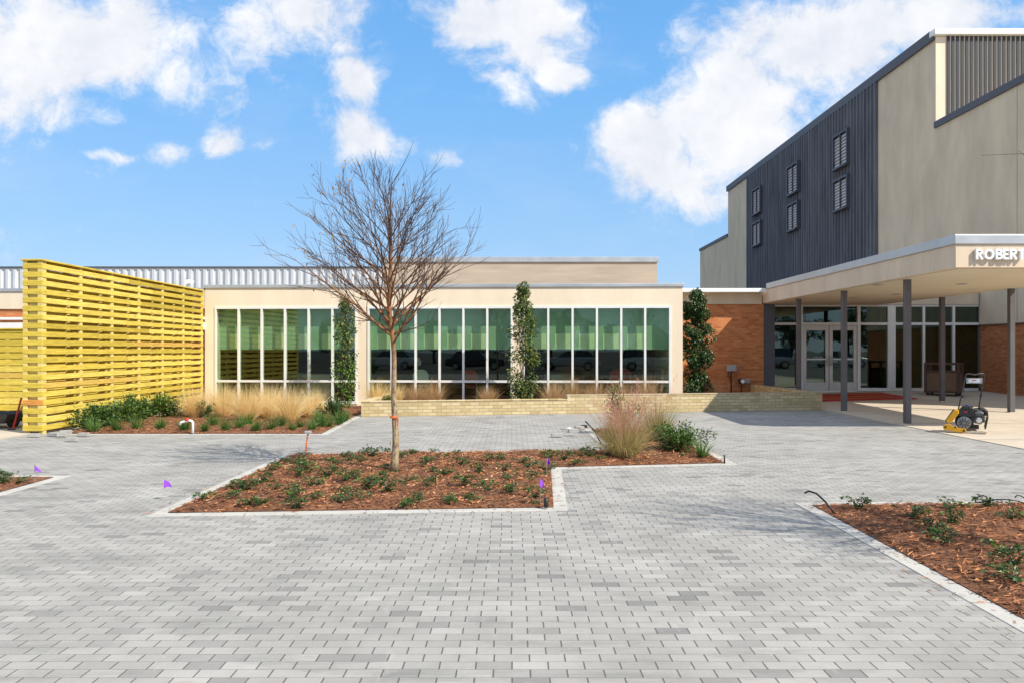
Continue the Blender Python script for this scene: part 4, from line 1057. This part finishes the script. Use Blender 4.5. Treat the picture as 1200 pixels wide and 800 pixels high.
# entrance mat
def mq(x, y): return (x, y, slabz(x, y)+.016)
mt = MB(); X0, X1, Y0_, Y1_ = 8.5, 10.9, 20.4, 22.6
mt.hexa([(X0,Y0_),(X1+.4,Y0_),(X1+.4,Y1_),(X0,Y1_)], [slabz(X0,Y0_)-.0,slabz(X1+.4,Y0_),slabz(X1+.4,Y1_),slabz(X0,Y1_)], [slabz(X0,Y0_)+.02,slabz(X1+.4,Y0_)+.02,slabz(X1+.4,Y1_)+.02,slabz(X0,Y1_)+.02])
t = thing('door_mat', (9.5, 21.5, .1), 'large dark red patterned mat before the entrance doors', 'mat'); mt.build('mat', M['red_cloth'], t)
sp = MB()
for y in (20.75, 21.3, 22.1):
    sp.add([(X0+.2,y,slabz(X0+.2,y)+.025),(X1+.2,y,slabz(X1+.2,y)+.025),(X1+.2,y+.10,slabz(X1+.2,y+.1)+.025),(X0+.2,y+.10,slabz(X0+.2,y+.1)+.025)], [(0,1,2,3)])
sp.build('stripe', M['gold_cloth'], t)

# brown cart by the glass
cp = Vector((12.8, 21.7, slabz(12.8, 21.7)))
ct = thing('utility_cart', cp, 'dark brown cart with pebbled panels standing by the entrance glass', 'cart')
ca = R(-40); cu = Vector((math.cos(ca), math.sin(ca), 0)); cv = Vector((-math.sin(ca), math.cos(ca), 0)); hw, hd = .42, .34
def CP(a, b, z): return cp+cu*a+cv*b+Vector((0,0,z))
fr = MB()
for sa in (-1, 1):
    for sbb in (-1, 1): fr.obox(CP(sa*hw, sbb*hd, .52), cu*.035, cv*.035, (0,0,.44))
for sbb in (-1, 1):
    for z in (.11, .70, .93): fr.obox(CP(0, sbb*hd, z), cu*(hw-.036), cv*.03, (0,0,.03))
for sa in (-1, 1):
    for z in (.11, .70, .93): fr.obox(CP(sa*hw, 0, z), cu*.03, cv*(hd-.036), (0,0,.03))
fr.build('frame', M['brown'], ct, bevel=.006)
for sbb in (-1, 1): MB().obox(CP(0, sbb*(hd-.004), .405), cu*(hw-.037), cv*.014, (0,0,.264)).build('panel', M['pebble'], ct)
for sa in (-1, 1): MB().obox(CP(sa*(hw-.004), 0, .405), cu*.014, cv*(hd-.037), (0,0,.264)).build('panel', M['pebble'], ct)
MB().obox(CP(0,0,.66), cu*(hw-.05), cv*(hd-.05), (0,0,.01)).build('shelf', M['brown'], ct)
for sa in (-1, 1):
    for sbb in (-1, 1):
        q = CP(sa*(hw-.05), sbb*(hd-.05), .045); MB().lathe([(.02,-.02),(.045,-.015),(.045,.015),(.02,.02)], q, 12, 'y').build('caster', M['black'], ct)

# ------------------------------------------------------------------ plate compactor
pc = G(1130.5, 506, .012); 
pcx = thing('plate_compactor', (0,0,0), 'yellow and black plate compactor with a tall handle on the pale slab', 'plate compactor')
S = pc.y/F/8.0                                                    # metres per 1/8 photo px
def K(zx, zy, dy=0.): return Vector(((zx-565)*S*.85, dy, (697-zy)*S))
b = MB()                                                          # base plate with upturned front (left) end
prof = [(365,655),(378,690),(560,697),(765,690),(772,668),(590,672),(380,640)]
def pan(prof, d0, d1, skew=0):
    n = len(prof); m = MB(); A = [K(x, y, d0) for x, y in prof]; B_ = [K(x+skew, y-skew*.25, d1) for x, y in prof]
    return m.add(A+B_, [tuple(range(n)), tuple(range(2*n-1, n-1, -1))]+[(i, n+i, n+(i+1) % n, (i+1) % n) for i in range(n)])
pan(prof, -.20, .24).build('base_plate', M['machine_dust'], pcx, bevel=.008)
pan([(360,632),(366,668),(560,692),(582,672),(575,655),(470,640),(430,618),(385,622)], -.225, -.203).build('side_skirt', M['machine_yellow'], pcx, bevel=.006)
for zx, zy in ((384,645),(478,640),(558,672)): 
    q = K(zx, zy); MB().lathe([(.018,-.25),(.018,-.226)], (q.x, 0, q.z), 10, 'y').build('bolt', M['black'], pcx)
pan([(388,585),(405,612),(440,606),(512,512),(509,482),(468,478)], -.21, -.02).build('belt_guard', M['machine_yellow'], pcx, bevel=.012)
pan([(380,588),(398,612),(404,606),(470,492),(464,478),(455,482)], -.17, -.05).build('guard_edge', M['black'], pcx, bevel=.006)
pan([(490,500),(470,600),(500,650),(640,650),(650,500)], -.10, .16).build('drive_housing', M['dark_metal'], pcx, bevel=.015)
pan([(508,485),(500,540),(640,545),(640,470),(560,458)], -.19, .12).build('engine_cover', M['dark_metal'], pcx, bevel=.02)
q = K(560, 598); MB().lathe([(.05,-.21),(.11,-.20),(.115,-.12),(.115,.08),(.06,.10)], (q.x, 0, q.z), 22, 'y').build('recoil_housing', M['engine_grey'], pcx, smooth=False)
fnm = MB()
for k in range(10):
    a = k*math.pi/5; fnm.obox((q.x+.06*math.cos(a), 0-.214, q.z+.06*math.sin(a)), (.030*math.cos(a),0,.030*math.sin(a)), (0,.004,0), (-.006*math.sin(a),0,.006*math.cos(a)))
fnm.build('vents', M['black'], pcx)
pan([(520,470),(560,446),(640,448),(650,470),(640,486),(530,486)], -.14, .10).build('fuel_tank', M['black'], pcx, bevel=.02)
q = K(590, 440); MB().lathe([(.03,-.0),(.032,.012),(.02,.018)], (q.x, 0, q.z-.01), 14).build('fuel_cap', mat('blue_cap', (.05,.10,.30), .5), pcx)
MB().obox(K(575,497,-.193), (.028,0,0), (0,.002,0), (0,0,.012)).build('badge', M['red'], pcx)
pan([(655,505),(650,600),(715,615),(745,560),(735,500),(690,480)], -.12, .16).build('cylinder_block', M['engine_grey'], pcx, bevel=.015)
q = K(695, 573); MB().lathe([(.0,-.18),(.040,-.175),(.045,-.13),(.045,-.10)], (q.x, 0, q.z), 16, 'y').build('air_filter', M['white_metal'], pcx, smooth=True)
cf = MB()
for k in range(6):
    zz_ = 520+k*14; cf.obox(K(700, zz_, .0), (.085,0,0), (0,.13,0), (0,0,.004))
cf.build('cooling_fins', M['dark_metal'], pcx)
pan([(690,465),(700,452),(765,475),(772,530),(745,530),(735,495)], -.10, .12).build('muffler', M['black'], pcx, bevel=.015)
mo = MB(); mo.obox(K(600,640,0), (.16,0,0), (0,.15,0), (0,0,.028)).build('engine_mount', M['black'], pcx, bevel=.006)
cg = MB()
for d in (-.19, .20):
    cg.tube([K(645,655,d), K(640,560,d), K(640,520,d), K(660,478,d), K(740,470,d), K(772,490,d), K(775,545,d), K(752,650,d)], .013, 8)
cg.tube([K(640,520,-.19), K(640,520,.20)], .011, 8).tube([K(774,510,-.19), K(774,510,.20)], .011, 8).tube([K(640,540,-.20), K(776,540,-.20)], .012, 8).tube([K(540,470,-.19), K(600,450,-.19), K(660,478,-.19)], .011, 8)
cg.build('roll_cage', M['dark_metal'], pcx, smooth=True)
hb = MB()
hb.tube([K(500,600,-.12), K(506,480,-.12), K(575,165,-.06), K(583,150,-.06), K(610,147,-.05), K(660,157,-.02), K(705,146,.02), K(738,147,.04), K(747,165,.04), K(700,455,.12), K(690,560,.12)], .0125, 10)
hb.build('handle', M['dark_metal'], pcx, smooth=True)
pan([(582,188),(580,238),(728,236),(732,186)], -.01, .0).build('handle_plate', M['chrome'], pcx)
pan([(600,196),(600,228),(705,226),(706,194)], -.016, -.0125).build('decal', M['white'], pcx)
pan([(630,203),(630,211),(675,210),(675,202)], -.0185, -.0165).build('decal_line', M['red'], pcx)
kk = MB()
for zx, zy, dy in ((545,360,-.085), (716,352,.075)): kk.obox(K(zx, zy, dy), (.016,0,0), (0,.022,0), (0,0,.024))
kk.build('clamp', M['black'], pcx, bevel=.004)

pcx.location = pc; pcx.rotation_euler.z = -math.atan2(530, F)

# ------------------------------------------------------------------ indoors: red chairs, a draped table
def chair(px, Y, label, m=M['red'], rz=0.):
    X = (px-600)*Y/F; t = thing('chair', (X, Y, .06), label, 'chair', 'chairs inside the windows')
    MB().box(X-.22, X+.22, Y-.2, Y+.22, .48, .52).build('seat', m, t, bevel=.015)
    bk = MB(); n = 8
    prof = [(X-.22, .62), (X+.22, .62), (X+.22, .82), (X+.16, .92), (X+.08, .955), (X-.08, .955), (X-.16, .92), (X-.22, .82)]
    bk.add([(a, Y-.22, z) for a, z in prof]+[(a, Y-.18, z) for a, z in prof], [tuple(range(n)), tuple(range(2*n-1, n-1, -1))]+[(i, n+i, n+(i+1) % n, (i+1) % n) for i in range(n)])
    bk.build('backrest', m, t)
    for sx in (-1, 1):
        for sy in (-1, 1): MB().tube([(X+sx*.19, Y+sy*.18, .06), (X+sx*.19, Y+sy*.18, .62 if sy < 0 else .48)], .012, 6).build('leg', M['chrome'], t)
chair(551, 20.9, 'red chair back seen through the second window band')
chair(722, 21.0, 'red chair back seen through the third window band')
chair(730, 21.6, 'red chair just behind another in the third window band')
chair(494, 20.9, 'pale chair back seen beside the tree trunk through the glass', M['white'])
def dtable(px, Y, label):
    X = (px-600)*Y/F; t = thing('draped_table', (X, Y, .06), label, 'table', 'white draped tables indoors')
    prof = [(.50, .10), (.49, .3), (.46, .5), (.455, .76), (.44, .79), (.0, .79)]
    m = MB(); n = 32; k = 0
    for r, z in prof:
        for j in range(n):
            a = 2*math.pi*j/n; rr = r*(1+.06*math.sin(a*8)*(1 if z < .6 else 0)); m.v.append((X+rr*math.cos(a), Y+rr*math.sin(a), z))
    for i in range(len(prof)-1):
        for j in range(n): m.f.append((i*n+j, i*n+(j+1) % n, (i+1)*n+(j+1) % n, (i+1)*n+j))
    m.build('cloth', M['white'], t); MB().tube([(X,Y,.06),(X,Y,.75)], .03, 8).build('leg', M['chrome'], t)
dtable(373, 22.0, 'white draped round table behind the first window band')
dtable(347, 23.6, 'white draped table farther back behind the first window band')
dtable(655, 22.6, 'white draped table just right of the middle vine indoors')

# ------------------------------------------------------------------ car park and trees behind the camera, seen mirrored in the glass
def car(X, Y, rz, paint, label, suv=False):
    t = thing('parked_car', (0,0,0), label, 'car', 'cars parked behind the camera')
    L, W_ = 4.6, 1.8; hr = 1.70 if suv else 1.45
    st = [(-2.3,.35,.62),(-2.25,.30,.80),(-1.4,.28,.93),(-.9,.28,.96),(1.5,.28,.98),(2.15,.30,.94),(2.3,.36,.70)]
    m = MB(); k = 0
    for x, zb_, zt_ in st:
        w = W_/2*(1-.10*(abs(x)/2.3)**4)
        for y, z in ((-w*.92,zb_),(-w,zb_+.15),(-w,zt_-.10),(-w*.90,zt_),(w*.90,zt_),(w,zt_-.10),(w,zb_+.15),(w*.92,zb_)): m.v.append((x,y,z))
    for i in range(len(st)-1):
        for j in range(8): m.f.append((i*8+j, i*8+(j+1) % 8, (i+1)*8+(j+1) % 8, (i+1)*8+j))
    m.f += [tuple(range(8)), tuple(range(len(st)*8-1, len(st)*8-9, -1))]
    m.build('body', paint, t, smooth=False, bevel=.03)
    xr = (-.9, -.35, 1.35 if not suv else 1.75, 1.85 if not suv else 2.1)
    c = MB(); w0, w1 = .80, .64
    c.add([(xr[0],-w0,.93),(xr[3],-w0,.95),(xr[3],w0,.95),(xr[0],w0,.93),(xr[1],-w1,hr-.04),(xr[2],-w1,hr-.04),(xr[2],w1,hr-.04),(xr[1],w1,hr-.04)], [(0,1,5,4),(1,2,6,5),(2,3,7,6),(3,0,4,7),(4,5,6,7)])
    c.build('window', M['car_glass'], t)
    MB().hexa([(xr[1]-.05,-w1-.01),(xr[2]+.05,-w1-.01),(xr[2]+.05,w1+.01),(xr[1]-.05,w1+.01)], hr-.04, hr).obox((.45,-.74,1.2),(.03,0,0),(0,.02,-.0),(0,0,.25)).obox((.45,.74,1.2),(.03,0,0),(0,.02,0),(0,0,.25)).build('roof', paint, t, bevel=.02)
    for x in (-1.45, 1.4):
        for s in (-1, 1):
            wo = MB().lathe([(.22,-.1),(.32,-.1),(.33,-.05),(.33,.05),(.32,.1),(.22,.1)], (x, s*.80, .33), 24, 'y').build('wheel', M['black'], t)
            MB().lathe([(.05,-.115),(.21,-.112),(.21,.112),(.05,.115)], (x, s*.80, .33), 16, 'y').build('rim', M['chrome'], wo)
    for s in (-1, 1):
        MB().obox((-2.26, s*.62, .70), (.03,0,0), (0,.16,0), (0,0,.06)).build('headlight', M['white'], t, bevel=.01)
        MB().obox((2.26, s*.66, .78), (.03,0,0), (0,.12,0), (0,0,.08)).build('tail_light', M['red'], t, bevel=.01)
    t.location = (X, Y, -.02); t.rotation_euler.z = rz
    return t
P1 = mat('silver_paint', (.55,.56,.57), .3, .03, 2, metal=.3, spec=.6); P2 = mat('white_paint', (.80,.80,.80), .3, .02, 2, spec=.6); P3 = mat('dark_paint', (.03,.035,.05), .25, .05, 2, spec=.7)
car(7.6, -16.5, R(180), P2, 'white estate car parked side on behind the camera', True)
car(1.6, -16.2, R(5), P1, 'silver saloon car parked side on behind the camera')
car(-5.6, -16.6, R(180), P3, 'dark saloon car parked side on behind the camera')
car(-12.4, -17, R(3), P2, 'white saloon car at the left of the row behind the camera')
car(14.6, -16.5, R(178), P3, 'dark estate car beyond the white one behind the camera', True)
car(21.5, -15.5, R(4), P1, 'silver estate car at the right of the row behind the camera', True)
car(28.5, -16.8, R(180), P2, 'white saloon car at the far right behind the camera')
ftp = []
for k in range(3):
    rnd2 = random.Random(200+k); t = thing('broadleaf_tree', (0,0,0), 'broad dark green tree across the car park behind the camera', 'tree', 'trees across the car park')
    tr = MB().tube([(0,0,0),(.1,0,1.2),(0,.1,2.6),(.1,0,4.5)], [.22,.17,.12,.05], 8)
    cl_ = []
    for i in range(14):
        a = rnd2.uniform(0, 6.28); r = rnd2.uniform(.6, 2.6); c = Vector((math.cos(a)*r, math.sin(a)*r, rnd2.uniform(2.2, 5.6))); cl_.append((c, rnd2.uniform(.8, 1.5)))
        tr.tube([(0,0,1.6+.1*i), tuple(c*.6+Vector((0,0,.6))), tuple(c)], [.07,.05,.02], 5)
    tr.build('trunk', M['twig'], t); lf = MB()
    for i in range(5200):
        c, r = rnd2.choice(cl_); q = rball(rnd2); q = q.normalized()*(.55+.45*q.length)
        s = rnd2.uniform(.16, .3); lf.leaf(c+Vector((q.x*r, q.y*r, q.z*r*.75)), q+rball(rnd2), (rnd2.gauss(0,.6), rnd2.gauss(0,.6), 1), s, s*.6)
    lf.build('crown', M['far_leaf'], t); ftp.append(t)
rnd2 = random.Random(9); n = 0
for i in range(16):
    o = ftp[i] if i < 3 else dup(ftp[i % 3])
    s = rnd2.uniform(.75, 1.15); o.location = (-45+i*6.2+rnd2.uniform(-1.5,1.5), -44+rnd2.uniform(-5,5), -.02); o.rotation_euler.z = rnd2.uniform(0, 6.28); o.scale = (s, s, s*rnd2.uniform(.85, 1.1))
